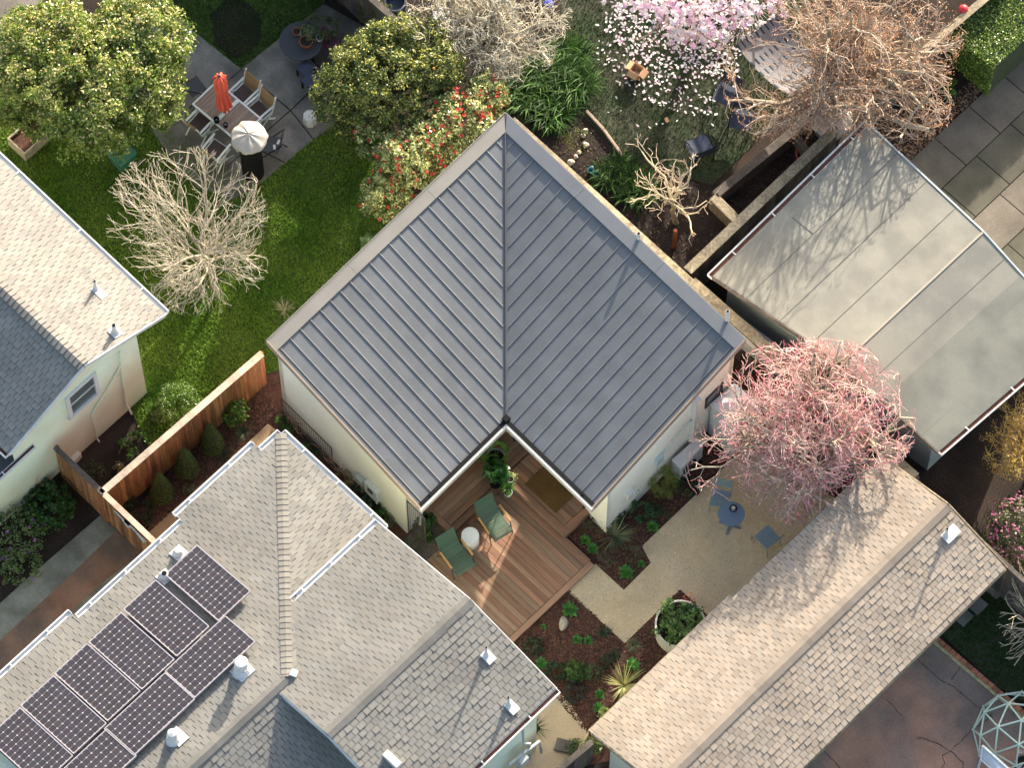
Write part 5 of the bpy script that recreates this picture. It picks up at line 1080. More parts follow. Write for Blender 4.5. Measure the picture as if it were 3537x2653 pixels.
# --- pots on the deck
def pot(name, px, py, z0, r, h, m, label, cat='plant pot', prof=None, group=None, soil=True):
    c = at(px, py, z0+h); th = thing(name, (c.x, c.y, z0), label, cat, group); mb = MB(); mb.lathe((c.x, c.y, z0), prof or [(r*.72, 0), (r*.95, h*.5), (r, h), (r*.9, h), (r*.86, h*.86), (.0, h*.86)], 28); mb.build('pot_wall', [m], th, smooth=True)
    if soil: mb = MB(); mb.lathe((c.x, c.y, z0), [(r*.87, h*.85), (r*.86, h*.88), (0, h*.9)], 20); mb.build('potting_soil', ['soil'], th)
    return th, c
def fan(parent, px, py, z0, n, L, r, cols, name='leaves', stem=.35):
    c = np.array(at(px, py, z0)); V = []; C = []
    for i in range(n):
        a = i*2.4+rng.uniform(-.3, .3); e = rng.uniform(.3, 1.2); tip = c+np.array([math.cos(a)*L*math.cos(e), math.sin(a)*L*math.cos(e), L*math.sin(e)*1.0]); u = unit(tip-c); s_ = unit(np.cross(u, [0, 0, 1.])); w_ = unit(u*.7-np.array([0, 0, .4])); col = np.array(cols[rng.integers(0, len(cols))])*rng.uniform(.8, 1.2)
        V += [c, c+np.array([.006, 0, 0]), tip+np.array([.006, 0, 0]), tip]; C.append(col)
        for k in range(9):
            b = -1.25+2.5*k/8; d = w_*math.cos(b)+s_*math.sin(b); q = np.cross(d, np.cross(w_, s_)); V += [tip, tip+d*r*.6-q*r*.1, tip+d*r+np.array([0, 0, -.02]), tip+d*r*.6+q*r*.1]; C.append(col*rng.uniform(.85, 1.15))
    link(name, npmesh(name, V, np.arange(len(V)).reshape(-1, 4), C, ['leaf']), parent)
th, c = pot('zinc_pot', 1712, 1580, .32, .23, .36, 'zinc', 'large zinc pot with a fan palm in the deck corner'); fan(th, 1712, 1570, .68, 16, .26, .15, [(.08, .17, .03), (.12, .22, .05)])
th, c = pot('black_pot', 1712, 1660, .32, .15, .25, 'blackmetal', 'dark pot of split-leaf greenery on the deck step'); foliage('leaves', [(1712, 1630, .72, .27, .25, .22)], 34, 14, .062, [(.03, .11, .03), (.05, .15, .035)], th, .1, asp=.6); fan(th, 1690, 1625, .6, 6, .3, .09, [(.12, .22, .05)], name='fronds')
th, c = pot('small_pot', 1763, 1655, .32, .08, .14, 'white2', 'small pot of yellow-green flowers on the deck'); foliage('leaves', [(1763, 1644, .55, .13, .11, .1)], 14, 14, .02, [(.20, .28, .05), (.35, .4, .1), (.6, .6, .4)], th, .05)
th, c = pot('white_pot', 1755, 1700, .16, .1, .16, 'whiteplastic', 'white pot with a bright arching lily next to the deck step'); blades('lily', 1757, 1690, .3, 36, .26, .035, [(.10, .24, .05), (.16, .32, .08)], None, droop=.7, rise=1.2, spread=.03, parent=th, part='leaves')
# --- bistro set
c = at(2526, 1775, .72); th = thing('bistro_table', (c.x, c.y, 0), 'round slate-blue bistro table with a lantern on the gravel', 'table')
mb = MB(); mb.lathe((c.x, c.y, .70), [(.0, 0), (.30, 0), (.305, .01), (.30, .022), (0, .022)], 40); mb.build('table_top', ['blue'], th, smooth=True)
mb = MB(); mb.tube([(c.x, c.y, .06), (c.x, c.y, .70)], .022, 10); mb.build('column', ['blue'], th)
for a in (.45, 2.0, 3.6, 5.15): mb = MB(); mb.beam((c.x, c.y, .07), (c.x+.26*math.cos(a), c.y+.26*math.sin(a), .02), .04, .03); mb.build('leg', ['blue'], th)
q = at(2533, 1757, .75); th = thing('table_lantern', (q.x, q.y, .722), 'small dark wire lantern holding a candle on the bistro table', 'lantern'); mb = MB()
for i in range(8): a = i*math.pi/4; mb.tube([(q.x+.075*math.cos(a), q.y+.075*math.sin(a), .725), (q.x+.09*math.cos(a), q.y+.09*math.sin(a), .77), (q.x+.06*math.cos(a), q.y+.06*math.sin(a), .83)], .006, 4)
for rr_, zz in ((.075, .727), (.09, .77), (.06, .83)): mb.tube([(q.x+rr_*math.cos(a), q.y+rr_*math.sin(a), zz) for a in np.linspace(0, 2*math.pi, 17)], .006, 4)
mb.build('wire_cage', ['blackmetal'], th); mb = MB(); mb.lathe((q.x, q.y, .725), [(.0, 0), (.045, 0), (.045, .06), (0, .062)], 14); mb.build('candle', ['cream'], th)
def bistro_chair(loc, rz, label):
    th = thing('bistro_chair', loc, label, 'chair', 'blue-grey metal chairs around the bistro table', rz)
    mb = MB(); mb.cb((0, 0, .45), (.42, .42, .018))
    for i in range(4):
        for j in range(4): mb.cb((-.14+.093*i, -.14+.093*j, .4612), (.022, .022, .003), math.pi/4, mi=1)
    mb.build('seat', ['tealmetal', 'redwood'], th, world=False, bevel=.004)
    mb = MB(); 
    for z in (.62, .72, .82): mb.cb((-.22-(z-.45)*.2, 0, z), (.012, .42, .07), rm=Matrix.Rotation(-.2, 3, 'Y'))
    mb.build('backrest', ['tealmetal'], th, world=False)
    for x, y in ((.18, .19), (.18, -.19)): mb = MB(); mb.tube([(x, y, .45), (x+.04, y*1.08, 0)], .011, 6); mb.build('leg', ['tealmetal'], th, world=False)
    for y in (.2, -.2): mb = MB(); mb.tube([(-.31, y, .86), (-.21, y, .45), (-.27, y*1.06, 0)], .011, 6); mb.build('leg', ['tealmetal'], th, world=False)
    return th
q = at(2488, 1722, .45); q.z = 0; bistro_chair(q, R(-58), 'blue-grey metal chair half hidden by pink twigs, upper side of the bistro table')
q = at(2650, 1856, .45); q.z = 0; bistro_chair(q, R(176), 'blue-grey metal chair standing alone on the gravel toward the tan roof')
# --- shed, outdoor unit
w = [at(2451, 1397, 1.75), at(2536, 1322, 1.75), at(2615, 1388, 1.75), at(2543, 1474, 1.75)]; ctr = sum(w, Vector())/4; th = thing('garden_shed', (ctr.x, ctr.y, 0), 'small white shed with a low peaked lid against the cottage wall', 'shed')
mb = MB(); n_ = 4; apex = ctr+Vector((0, 0, .13)); lo = [v-Vector((0, 0, .07)) for v in w]; mb.add(w+[apex]+lo, [(0, 1, 4), (1, 2, 4), (2, 3, 4), (3, 0, 4), (0, 5, 6, 1), (1, 6, 7, 2), (2, 7, 8, 3), (3, 8, 5, 0)]); mb.build('lid', ['white2'], th)
ins = [ctr+(v-ctr)*.93 for v in w]; mb = MB(); mb.slab([(v.x, v.y, 1.68) for v in ins], 1.66); mb.build('body', ['white2'], th)
f0, f1 = ins[3], ins[0]; d = (f1-f0).normalized(); nn = Vector((d.y, -d.x, 0)); 
if nn.dot(f0-ctr) < 0: nn = -nn
for k, (a, b) in enumerate(((.06, .48), (.52, .94))):
    A_ = f0.lerp(f1, a)+nn*.012; B_ = f0.lerp(f1, b)+nn*.012; mb = MB(); mb.slab([(A_.x, A_.y, .12), (B_.x, B_.y, .12), (B_.x, B_.y, 1.58), (A_.x, A_.y, 1.58)], .012, up=nn); dd = mb.build('door', ['white'], th)
w = [at(2319, 1588, .82), at(2405, 1513, .82), at(2430, 1537, .82), at(2352, 1621, .82)]; ctr = sum(w, Vector())/4; th = thing('heat_pump', (ctr.x, ctr.y, 0), 'white outdoor air-conditioning unit beside the cottage wall', 'air conditioner')
mb = MB(); mb.slab(w, .72); mb.build('casing', ['white'], th, bevel=.012)
fc = (w[3]+w[2])/2*.0+w[3].lerp(w[2], .5); nn = (w[3]-w[0]).normalized(); ff = w[3].lerp(w[2], .36); mb = MB(); mb.tube([Vector((ff.x, ff.y, .45)), Vector((ff.x, ff.y, .45))+nn*.02], .24, 24); mb.build('fan_grille', ['darkgray'], th)
mb = MB(); 
for t in (.15, .85): v = w[0].lerp(w[2], .5)+(w[1]-w[0])*(t-.5); mb.cb((v.x, v.y, .05), (.4, .06, .1), 0)
mb.build('feet', ['blackmetal'], th)
# --- big round planter
c = at(2350, 2155, .58); th = thing('corrugated_planter', (c.x, c.y, 0), 'big round cream corrugated planter full of herbs', 'planter'); mb = MB(); mb.T = Matrix.Translation((c.x, c.y, 0)); n = 96; prof = [(0, .535), (.56, 0), (.57, .58), (.53, .58), (.53, .5)]
vs = []; 
for r_, z_ in ((.55, 0), (.565, .58), (.53, .58), (.53, .48)):
    for j in range(n): rr_ = r_+(.010 if j % 2 and r_ > .54 else 0); vs.append((rr_*math.cos(2*math.pi*j/n), rr_*math.sin(2*math.pi*j/n), z_))
mb.add(vs, [(i*n+j, i*n+(j+1) % n, (i+1)*n+(j+1) % n, (i+1)*n+j) for i in range(3) for j in range(n)]); mb.T = None; mb.build('pot_wall', ['cream'], th)
mb = MB(); mb.lathe((c.x, c.y, 0), [(.53, .5), (0, .53)], 30); mb.build('potting_soil', ['soil'], th)
foliage('herbs', [(2330, 2110, .68, .32, .28, .16), (2310, 2180, .66, .28, .26, .14), (2385, 2130, .74, .32, .3, .2), (2370, 2200, .64, .3, .26, .14)], 120, 24, .034, [(.04, .12, .03), (.10, .20, .05), (.22, .30, .10), (.05, .09, .04)], th, .09)
for a_, b_ in ((2298, 2160), (2328, 2150), (2318, 2185), (2340, 2200)): rosette(a_, b_, .12, None, n=12, z0=.55, parent=th, part='lettuce', w=.45, cols=((.06, .2, .04), (.1, .26, .06)))
c = at(2381, 2070, .5); mb = MB()
for i in range(4): a = i*math.pi/2+.5; mb.tube([(c.x+.12*math.cos(a), c.y+.12*math.sin(a), 0), (c.x+.13*math.cos(a), c.y+.13*math.sin(a), .62)], .006, 5)
for z in (.3, .6): mb.tube([(c.x+.13*math.cos(i*math.pi/2+.5), c.y+.13*math.sin(i*math.pi/2+.5), z) for i in range(5)], .006, 5)
tag(mb.build('plant_cage', ['orange']), 'small orange wire plant cage behind the round planter', 'plant support')
# --- dining set
q = [at(660, 357, .74), at(750, 279, .74), at(906, 410, .74), at(816, 488, .74)]; ctr = sum(q, Vector())/4; L_ = (q[2]-q[1]).length; W_ = (q[1]-q[0]).length; ang = math.atan2((q[2]-q[1]).y, (q[2]-q[1]).x)
DT = thing('dining_table', (ctr.x, ctr.y, 0), 'long slatted dining table with pale frame on the shaded patio', 'table', rz=ang)
mb = MB(); n = 46
for i in range(n):
    x = -L_/2+.05+(L_-.1)*(i+.5)/n
    if abs(x) < .05: continue
    mb.cb((x, 0, .735), ((L_-.1)/n-.006, W_-.09, .018), col=rc(.75, 1.25, .05))
mb.build('table_top', ['teak'], DT, world=False)
mb = MB()
for y in (-1, 1): mb.cb((0, y*(W_/2-.022), .735), (L_, .045, .03))
for x in (-L_/2+.022, 0, L_/2-.022): mb.cb((x, 0, .7352), (.045 if x else .09, W_-.09, .029))
mb.build('frame', ['chairwhite'], DT, world=False)
for x in (-1, 1):
    for y in (-1, 1): mb = MB(); mb.cb((x*(L_/2-.08), y*(W_/2-.07), .36), (.06, .06, .71)); mb.build('leg', ['chairwhite'], DT, world=False)
c = Vector((ctr.x, ctr.y, 0)); UM = thing('patio_umbrella', c, 'closed orange-red parasol standing through the dining table', 'umbrella'); b = at(779, 388, .76); tp = at(757, 262, 2.62); d = (tp-b)
mb = MB(); mb.tube([Vector((b.x, b.y, .02)), b, b+d*1.01], .02, 10); mb.build('pole', ['blackmetal'], UM)
n = 32; vs = []; K = 9; prof = [(.05, 0), (.15, .01), (.15, .2), (.13, .4), (.11, .55), (.10, .62), (.13, .75), (.10, .9), (.07, .97), (.02, 1)]
prof = [(.155, .16), (.15, .3), (.13, .45), (.105, .52), (.13, .65), (.14, .78), (.12, .88), (.15, .92), (.10, .97), (.02, 1.0)]
for r_, t_ in prof:
    for j in range(n):
        a = 2*math.pi*j/n; rr_ = r_*(1+.28*math.cos(a*8+t_*2)); vs.append(b+d*t_+Vector((rr_*math.cos(a), rr_*math.sin(a), 0)))
mb = MB(); mb.add(vs, [(i*n+j, i*n+(j+1) % n, (i+1)*n+(j+1) % n, (i+1)*n+j) for i in range(len(prof)-1) for j in range(n)]+[tuple(range((len(prof)-1)*n, len(prof)*n))]); mb.build('canopy', ['orange'], UM, smooth=True)
mb = MB(); mb.lathe(b+d, [(.035, -.02), (.04, .03), (.0, .06)], 12); mb.build('finial', ['darkgray'], UM)
def dining_chair(loc, rz, label):   # faces +y
    th = thing('dining_chair', loc, label, 'chair', 'pale-framed folding chairs around the dining table', rz)
    mb = MB(); mb.cb((0, 0, .445), (.44, .42, .012)); mb.build('seat', ['slingdark'], th, world=False)
    mb = MB(); mb.cb((0, -.29, .72), (.42, .012, .50), rm=Matrix.Rotation(R(13), 3, 'X')); mb.build('backrest', ['sling'], th, world=False)
    for x in (-1, 1):
        X = x*.235
        mb = MB(); mb.beam((X, -.37, 1.0), (X, -.22, .42), .032, .032); mb.build('back_post', ['chairwhite'], th, world=False)
        mb = MB(); mb.beam((X, -.30, .66), (X, .26, .66), .05, .022); mb.build('armrest', ['chairwhite'], th, world=False)
        mb = MB(); mb.beam((X*.99, -.22, .44), (X*.99, .23, .44), .03, .03); mb.build('seat_rail', ['chairwhite'], th, world=False)
        mb = MB(); mb.beam((X, .22, .65), (X, -.30, .0), .03, .03); mb.build('leg', ['chairwhite'], th, world=False)
        mb = MB(); mb.beam((X*1.06, -.22, .45), (X*1.06, .30, .0), .03, .03); mb.build('leg', ['chairwhite'], th, world=False)
    mb = MB(); mb.beam((-.235, .22, .44), (.235, .22, .44), .025, .025); mb.beam((-.235, .1, .1), (.235, .1, .1), .02, .02); mb.build('cross_bar', ['chairwhite'], th, world=False)
    return th
for px, py, rz, l in ((842, 330, ang+math.pi, 'dining chair with tan sling back right behind the orange parasol'), (893, 386, ang+math.pi-.05, 'dining chair with tan sling back nearest the white stool'), (694, 428, ang+.05, 'dining chair on the near side of the table, left of two'), (748, 522, ang+.12, 'dining chair pulled out toward the bare lawn tree')):
    w = at(px, py, .445); w.z = .03; dining_chair(w, rz, l)
for px, py, s_, l in ((748, 414, 1.15, 'larger black candle lantern on the dining table'), (779, 430, .9, 'smaller black candle holder next to the lantern')):
    w = at(px, py, .83); th = thing('candle_lantern', (w.x, w.y, .75), l, 'lantern'); mb = MB(); mb.lathe((w.x, w.y, .752), [(.055*s_, 0), (.06*s_, .12*s_), (.05*s_, .15*s_), (.045*s_, .15*s_), (.045*s_, .03)], 16); mb.build('holder', ['blackmetal'], th); mb = MB(); mb.lathe((w.x, w.y, .77), [(.028, 0), (.028, .07), (0, .072)], 10); mb.build('candle', ['cream'], th)
# covered heater
c = at(860, 470, 1.95); th = thing('covered_grill', (c.x, c.y, .03), 'tall black covered barrel with a pale domed lid beside the table', 'grill'); n = 40; vs = []
for r_, z_ in ((.40, 1.83), (.43, 1.87), (.41, 1.94), (.28, 2.02), (.12, 2.06), (.03, 2.09)):
    for j in range(n): a = 2*math.pi*j/n; k = 1+.03*math.cos(a*7)+.02*math.cos(a*13+1); vs.append((c.x+r_*k*math.cos(a), c.y+r_*k*math.sin(a), z_+.012*math.cos(a*9)))
mb = MB(); mb.add(vs, [(i*n+j, i*n+(j+1) % n, (i+1)*n+(j+1) % n, (i+1)*n+j) for i in range(5) for j in range(n)]+[tuple(range(5*n, 6*n)), tuple(range(n-1, -1, -1))]); mb.build('lid_cover', ['canvas'], th, smooth=True)
mb = MB(); mb.lathe((c.x, c.y, 0), [(.26, .03), (.26, .9), (.24, 1.6), (.36, 1.835)], 24); mb.build('black_cover', ['blackmetal'], th, smooth=True)
# black folding chairs of the patio
def folding(loc, rz, label, towels=False):
    th = thing('folding_chair', loc, label, 'chair', 'black folding chairs on the patio', rz); mb = MB(); mb.cb((0, 0, .44), (.42, .40, .015)); mb.build('seat', ['darkgray'], th, world=False)
    mb = MB(); mb.cb((0, -.24, .68), (.42, .012, .34), rm=Matrix.Rotation(R(14), 3, 'X')); mb.build('backrest', ['darkgray'], th, world=False)
    for x in (-.22, .22):
        mb = MB(); mb.tube([(x, -.3, .9), (x, .26, 0)], .012, 6); mb.build('leg', ['blackmetal'], th, world=False); mb = MB(); mb.tube([(x*.93, .2, .45), (x*.93, -.32, 0)], .012, 6); mb.build('leg', ['blackmetal'], th, world=False)
    return th
w = at(672, 300, .44); w.z = .03; folding(w, ang-.2, 'black folding chair at the far left end of the dining table')
w = at(938, 500, .44); w.z = .03; fc = folding(w, 2.2, 'black folding chair with two white clips beside the covered barrel')
w = at(962, 490, .47); th = thing('white_cloth', (w.x, w.y, .46), 'pair of small white cloths clipped to the black folding chair', 'cloth'); mb = MB(); mb.cb((w.x, w.y, .47), (.06, .13, .02), .4); mb.build('cloth_piece', ['white'], th)
w = at(948, 508, .47); mb = MB(); mb.cb((w.x, w.y, .47), (.06, .13, .02), .9); mb.build('cloth_piece', ['white'], th)
# white stool
c = at(1070, 398, .40); th = thing('garden_stool', (c.x, c.y, .03), 'white octagonal garden stool alone on the patio', 'stool'); mb = MB(); mb.T = Matrix.Translation((c.x, c.y, 0)) @ Matrix.Rotation(R(22.5+45), 4, 'Z'); mb.lathe((0, 0, .03), [(.15, 0), (.17, .04), (.18, .19), (.17, .34), (.15, .37), (0, .37)], 8); mb.T = None; mb.build('body', ['white2'], th)
mb = MB(); mb.lathe((c.x, c.y, .4), [(.12, .0), (.11, .012), (0, .012)], 8); mb.build('top_inlay', ['white'], th)
# round dark table with pots
c = at(1040, 140, .55); th = thing('round_table', (c.x, c.y, 0), 'dark round table crowded with flower pots at the patio corner', 'table'); mb = MB(); mb.lathe((c.x, c.y, .52), [(0, 0), (.52, 0), (.52, .03), (0, .03)], 36); mb.build('table_top', ['darkgray'], th)
for i in range(3): a = i*2.09; mb = MB(); mb.tube([(c.x+.3*math.cos(a), c.y+.3*math.sin(a), .52), (c.x+.4*math.cos(a), c.y+.4*math.sin(a), .03)], .02, 6); mb.build('leg', ['blackmetal'], th)
th, c = pot('terracotta_pot', 1057, 140, .55, .16, .2, 'terracotta', 'wide terracotta pot with a trailing plant on the dark round table'); foliage('leaves', [(1060, 115, .85, .22, .2, .12)], 16, 16, .03, [(.07, .1, .05), (.1, .14, .06)], th, .09)
th, c = pot('brown_pot', 1025, 105, .55, .1, .14, 'terracotta', 'small brown pot at the rear of the dark round table')
th, c = pot('white_rimmed_pot', 1104, 127, .55, .085, .12, 'white', 'small white-rimmed pot on the right of the dark round table'); foliage('leaves', [(1104, 125, .7, .07, .08, .04)], 6, 14, .022, LG, th, .04)
c = at(1130, 130, .4); th = thing('red_wagon', (c.x, c.y, 0), 'faded red box behind the flower pots', 'box'); mb = MB(); mb.cb((c.x, c.y, .33), (.62, .36, .16), 0, col=(.22, .8, .9)); mb.build('tray', ['red'], th, bevel=.02); mb = MB(); mb.cb((c.x, c.y, .412), (.5, .26, .004), col=(.12, .5, .6)); mb.build('lining', ['red'], th)
for px, py, l in ((1055, 232, 'dark square stool upper of two beside the orange tree'), (1072, 275, 'dark square stool lower of two, half under the orange tree')):
    c = at(px, py, .45); th = thing('dark_stool', (c.x, c.y, 0), l, 'stool', 'dark stools beside the orange tree'); mb = MB(); mb.cb((c.x, c.y, .42), (.36, .36, .05)); mb.build('seat', ['navy'], th, bevel=.02)
    for x in (-.14, .14):
        for y in (-.14, .14): mb = MB(); mb.cb((c.x+x, c.y+y, .215), (.035, .035, .37)); mb.build('leg', ['blackmetal'], th)
# planter box, green bin lid, red pot
c = at(100, 468, .35); th = thing('wooden_planter', (c.x, c.y, 0), 'rectangular wooden planter box below the big leafy tree', 'planter'); mb = MB()
for x0, x1, y0, y1 in ((-.3, -.26, -.42, .42), (.26, .3, -.42, .42), (-.26, .26, -.42, -.38), (-.26, .26, .38, .42)): mb.bx(c.x+x0, c.x+x1, c.y+y0, c.y+y1, 0, .4)
mb.build('box_wall', ['fenceold'], th); mb = MB(); mb.bx(c.x-.26, c.x+.26, c.y-.38, c.y+.38, .02, .33); mb.build('potting_soil', ['mulch'], th)
c = at(420, 525, .5); th = thing('compost_bin', (c.x, c.y, 0), 'teal-green lidded bin on the lawn below the big leafy tree', 'bin'); mb = MB(); mb.slab([(c.x-.24, c.y-.27, .48), (c.x+.24, c.y-.27, .44), (c.x+.24, c.y+.27, .44), (c.x-.24, c.y+.27, .48)], .04); mb.build('lid', ['greenplastic'], th, bevel=.015); mb = MB(); mb.bx(c.x-.2, c.x+.2, c.y-.23, c.y+.23, 0, .41); mb.build('body', ['greenplastic'], th)
th, c = pot('red_pot', 452, 290, 0, .14, .2, 'red', 'red pot glimpsed through a gap in the big leafy tree')
# dark mesh chairs
def mesh_chair(loc, rz, label):
    th = thing('mesh_chair', loc, label, 'chair', 'dark mesh chairs in the back garden', rz); n = 8; mb = MB()
    def g(u, v): return (u*.26*(1+.06*(1-v*v)), v*.26, .44-.035*(1-u*u)+.02*(v > .5)*(v-.5))
    vs = [g(-1+2*i/n, -1+2*j/n) for i in range(n+1) for j in range(n+1)]; mb.add(vs, [(i*(n+1)+j, i*(n+1)+j+1, (i+1)*(n+1)+j+1, (i+1)*(n+1)+j) for i in range(n) for j in range(n)]); mb.build('seat', ['navy'], th, world=False, smooth=True)
    mb = MB(); vs = [(-.25+.5*i/n, -.27-.05*j/n-.02*(1-((i-n/2)/(n/2))**2), .46+.42*j/n) for i in range(n+1) for j in range(n+1)]; mb.add(vs, [(i*(n+1)+j, i*(n+1)+j+1, (i+1)*(n+1)+j+1, (i+1)*(n+1)+j) for i in range(n) for j in range(n)]); mb.build('backrest', ['navy'], th, world=False, smooth=True)
    for x in (-.24, .24):
        mb = MB(); mb.tube([(x, -.32, .89), (x, -.26, .44), (x, -.3, 0)], .012, 6); mb.build('leg', ['blackmetal'], th, world=False); mb = MB(); mb.tube([(x, .26, .44), (x, .28, 0)], .012, 6); mb.build('leg', ['blackmetal'], th, world=False)
        mb = MB(); mb.tube([(x, -.28, .64), (x*1.05, .1, .64), (x*1.03, .26, .44)], .012, 6); mb.build('armrest', ['blackmetal'], th, world=False)
    return th
for px, py, rz, l in ((2416, 506, R(70), 'dark mesh chair standing clear on the soil above the knobbly tree'), (2560, 412, R(-150), 'dark mesh chair half under the russet leaves, nearest the timber wall'), (2508, 325, R(-165), 'dark mesh chair almost hidden below the hammock')):
    w = at(px, py, .44); w.z = 0; mesh_chair(w, rz, l)
# cardboard box
c = at(2200, 235, .3); th = thing('cardboard_box', (c.x, c.y, 0), 'open cardboard box on the petal-strewn grass', 'box'); mb = MB(); a = R(10)
for dx, dy, sx, sy in ((-.13, 0, .01, .24), (.13, 0, .01, .24), (0, -.12, .27, .01), (0, .12, .27, .01)): v = rot((dx, dy), a); mb.cb((c.x+v.x, c.y+v.y, .14), (sx, sy, .28), a)
mb.cb((c.x, c.y, .01), (.26, .24, .01), a); mb.build('carton', ['cardboard'], th)
for dx, dy, tx, ty in ((-.2, 0, 0, -.5), (.2, 0, 0, .5), (0, -.19, .5, 0)): v = rot((dx, dy), a); mb = MB(); mb.cb((c.x+v.x, c.y+v.y, .25), (.15 if dx else .26, .24 if dx else .15, .008), rm=Matrix.Rotation(a, 3, 'Z') @ Matrix.Rotation(ty, 3, 'Y') @ Matrix.Rotation(tx, 3, 'X')); mb.build('flap', ['cardboard'], th)
# stones
def stone(px, py, r, label, sx=1, sy=1, sz=.7, rz=0, m='stone', col=(1, 1, 1), group='pale stones edging the bed behind the cottage'):
    c = at(px, py, r*sz*.6); n = 14; vs = []; K = 8; ph = rng.uniform(0, 6, 4)
    for i in range(K+1):
        th_ = math.pi*i/K
        for j in range(n):
            a = 2*math.pi*j/n; k = 1+.1*math.sin(2*a+ph[0])*math.sin(th_*2+ph[1])+.07*math.sin(3*a+ph[2]); v = rot((r*k*math.sin(th_)*math.cos(a)*sx, r*k*math.sin(th_)*math.sin(a)*sy), rz); vs.append((c.x+v.x, c.y+v.y, max(.001, c.z+r*sz*math.cos(th_)*k)))
    mb = MB(); mb.add(vs, [(i*n+j, i*n+(j+1) % n, (i+1)*n+(j+1) % n, (i+1)*n+j) for i in range(K) for j in range(n)], col); return tag(mb.build('stone', [m], smooth=True), label, 'stone', group)
for px, py, r, l in ((2022, 451, .07, 'topmost pale stone of the row behind the cottage'), (2014, 467, .065, 'pale stone touching the topmost one'), (2023, 500, .08, 'whitest rounded stone in the middle of the row'), (2000, 526, .06, 'brownish stone below the white one'), (1989, 541, .06, 'brownish stone second from the lower end'), (1971, 561, .09, 'largest grey-white stone at the lower end of the row')): stone(px, py, r, l, col=(1.5, 1.5, 1.45) if 'whit' in l else (1, 1, 1))
stone(1946, 2155, .13, 'smooth tan boulder in the bark bed by the deck', sx=.8, sy=1.35, rz=R(45), group=None)
mb = MB(); w = at(2040, 590, .06); mb.lathe((w.x, w.y, 0), [(.04, 0), (.07, .06), (.075, .12), (.06, .12), (.05, .03), (0, .03)], 16); w = at(2060, 600, .06); mb.lathe((w.x, w.y, 0), [(.04, 0), (.08, .05), (.085, .09), (.07, .09), (.06, .03), (0, .03)], 16); w = at(2044, 581, .06); mb.lathe((w.x, w.y, 0), [(.03, 0), (.05, .05), (.05, .1), (0, .12)], 16)
th = thing('glazed_bowls', at(2048, 592, 0), 'turquoise glazed bowls nestled in the dark soil', 'bowls'); mb.build('bowl_cluster', ['teal'], th, smooth=True); del th['category']; th['category'] = 'bowl'
# bicycle leaning
W0, W1_ = at(2356, 92, .28), at(2502, 119, .28); dB = (W1_-W0).normalized(); BI = thing('bicycle', (W0.x, W0.y, 0), 'black bicycle lying on its side among the fallen blossoms', 'bicycle'); up_ = (Vector((0, 0, 1))*.45+Vector((-dB.y, dB.x, 0))*.9).normalized()
def bp(x, z): return W0+dB*x+up_*z-Vector((0, 0, .05))
LB = (W1_-W0).length
for x in (0, LB):
    mb = MB(); mb.tube([bp(x+.27*math.cos(a), .27*math.sin(a)) for a in np.linspace(0, 2*math.pi, 33)], .016, 6); wh = mb.build('wheel', ['blackmetal'], BI); mb = MB()
    for i in range(14): a = i*math.pi/7; mb.tube([bp(x, 0), bp(x+.26*math.cos(a), .26*math.sin(a))], .003, 3)
    mb.build('spokes', ['zinc'], wh)
mb = MB()
for a, b in (((0, 0), (.35, .0)), ((.35, 0), (.25, .42)), ((0, 0), (.28, .36)), ((.35, 0), (LB-.18, .36)), ((.27, .34), (LB-.2, .42)), ((LB, 0), (LB-.22, .5))): mb.tube([bp(*a), bp(*b)], .015, 6)
mb.build('frame', ['blackmetal'], BI); mb = MB(); mb.cb(bp(.23, .48), (.24, .1, .05), math.atan2(dB.y, dB.x)); mb.build('saddle', ['blackmetal'], BI); mb = MB(); o = up_.cross(dB)*.25; mb.tube([bp(LB-.22, .5)-o, bp(LB-.22, .52), bp(LB-.22, .5)+o], .012, 6); mb.build('handlebar', ['blackmetal'], BI)
# hammock
HQ = [at(2542, 153, 1.6), at(2682, 43, 1.6), at(2870, 222, 1.6), at(2730, 330, 1.6)]; HM = thing('hammock', sum(HQ, Vector())/4-Vector((0, 0, 1.5)), 'grey striped hammock with blue dashes slung under the russet tree', 'hammock'); mb = MB(); nu, nv = 46, 26
def hpnt(u, v): p = HQ[0].lerp(HQ[3], u).lerp(HQ[1].lerp(HQ[2], u), v); return p-Vector((0, 0, .28*(1-(2*u-1)**2)+.10*(1-(2*v-1)**2)))
vs = [hpnt(i/nu, j/nv) for i in range(nu+1) for j in range(nv+1)]
for i in range(nu):
    for j in range(nv):
        col = (1, 1, 1) if (j % 3) else (.12, .19, .30); ph = (i//4*7+j*5) % 5
        if j % 3 == 0 and ph > 1: col = (.86, .86, .88)
        if j % 3 == 1: col = (.88, .87, .88)
        mb.c.append(col); mb.m.append(0); mb.f.append((i*(nv+1)+j, i*(nv+1)+j+1, (i+1)*(nv+1)+j+1, (i+1)*(nv+1)+j))
mb.v = [tuple(v) for v in vs]; mb.build('cloth', ['hammock'], HM, smooth=True)
for a, b in ((0, 1), (3, 2)): m2 = MB(); m2.tube([HQ[a], HQ[b]], .014, 6); m2.build('spreader_bar', ['oldwood'], HM)
for e0, e1, k in ((HQ[0], HQ[1], at(2585, 0, 1.9)), (HQ[3], HQ[2], at(2905, 400, 1.9))):
    m2 = MB()
    for i in range(15): m2.tube([e0.lerp(e1, i/14), k], .0045, 3)
    m2.build('ropes', ['rope'], HM)
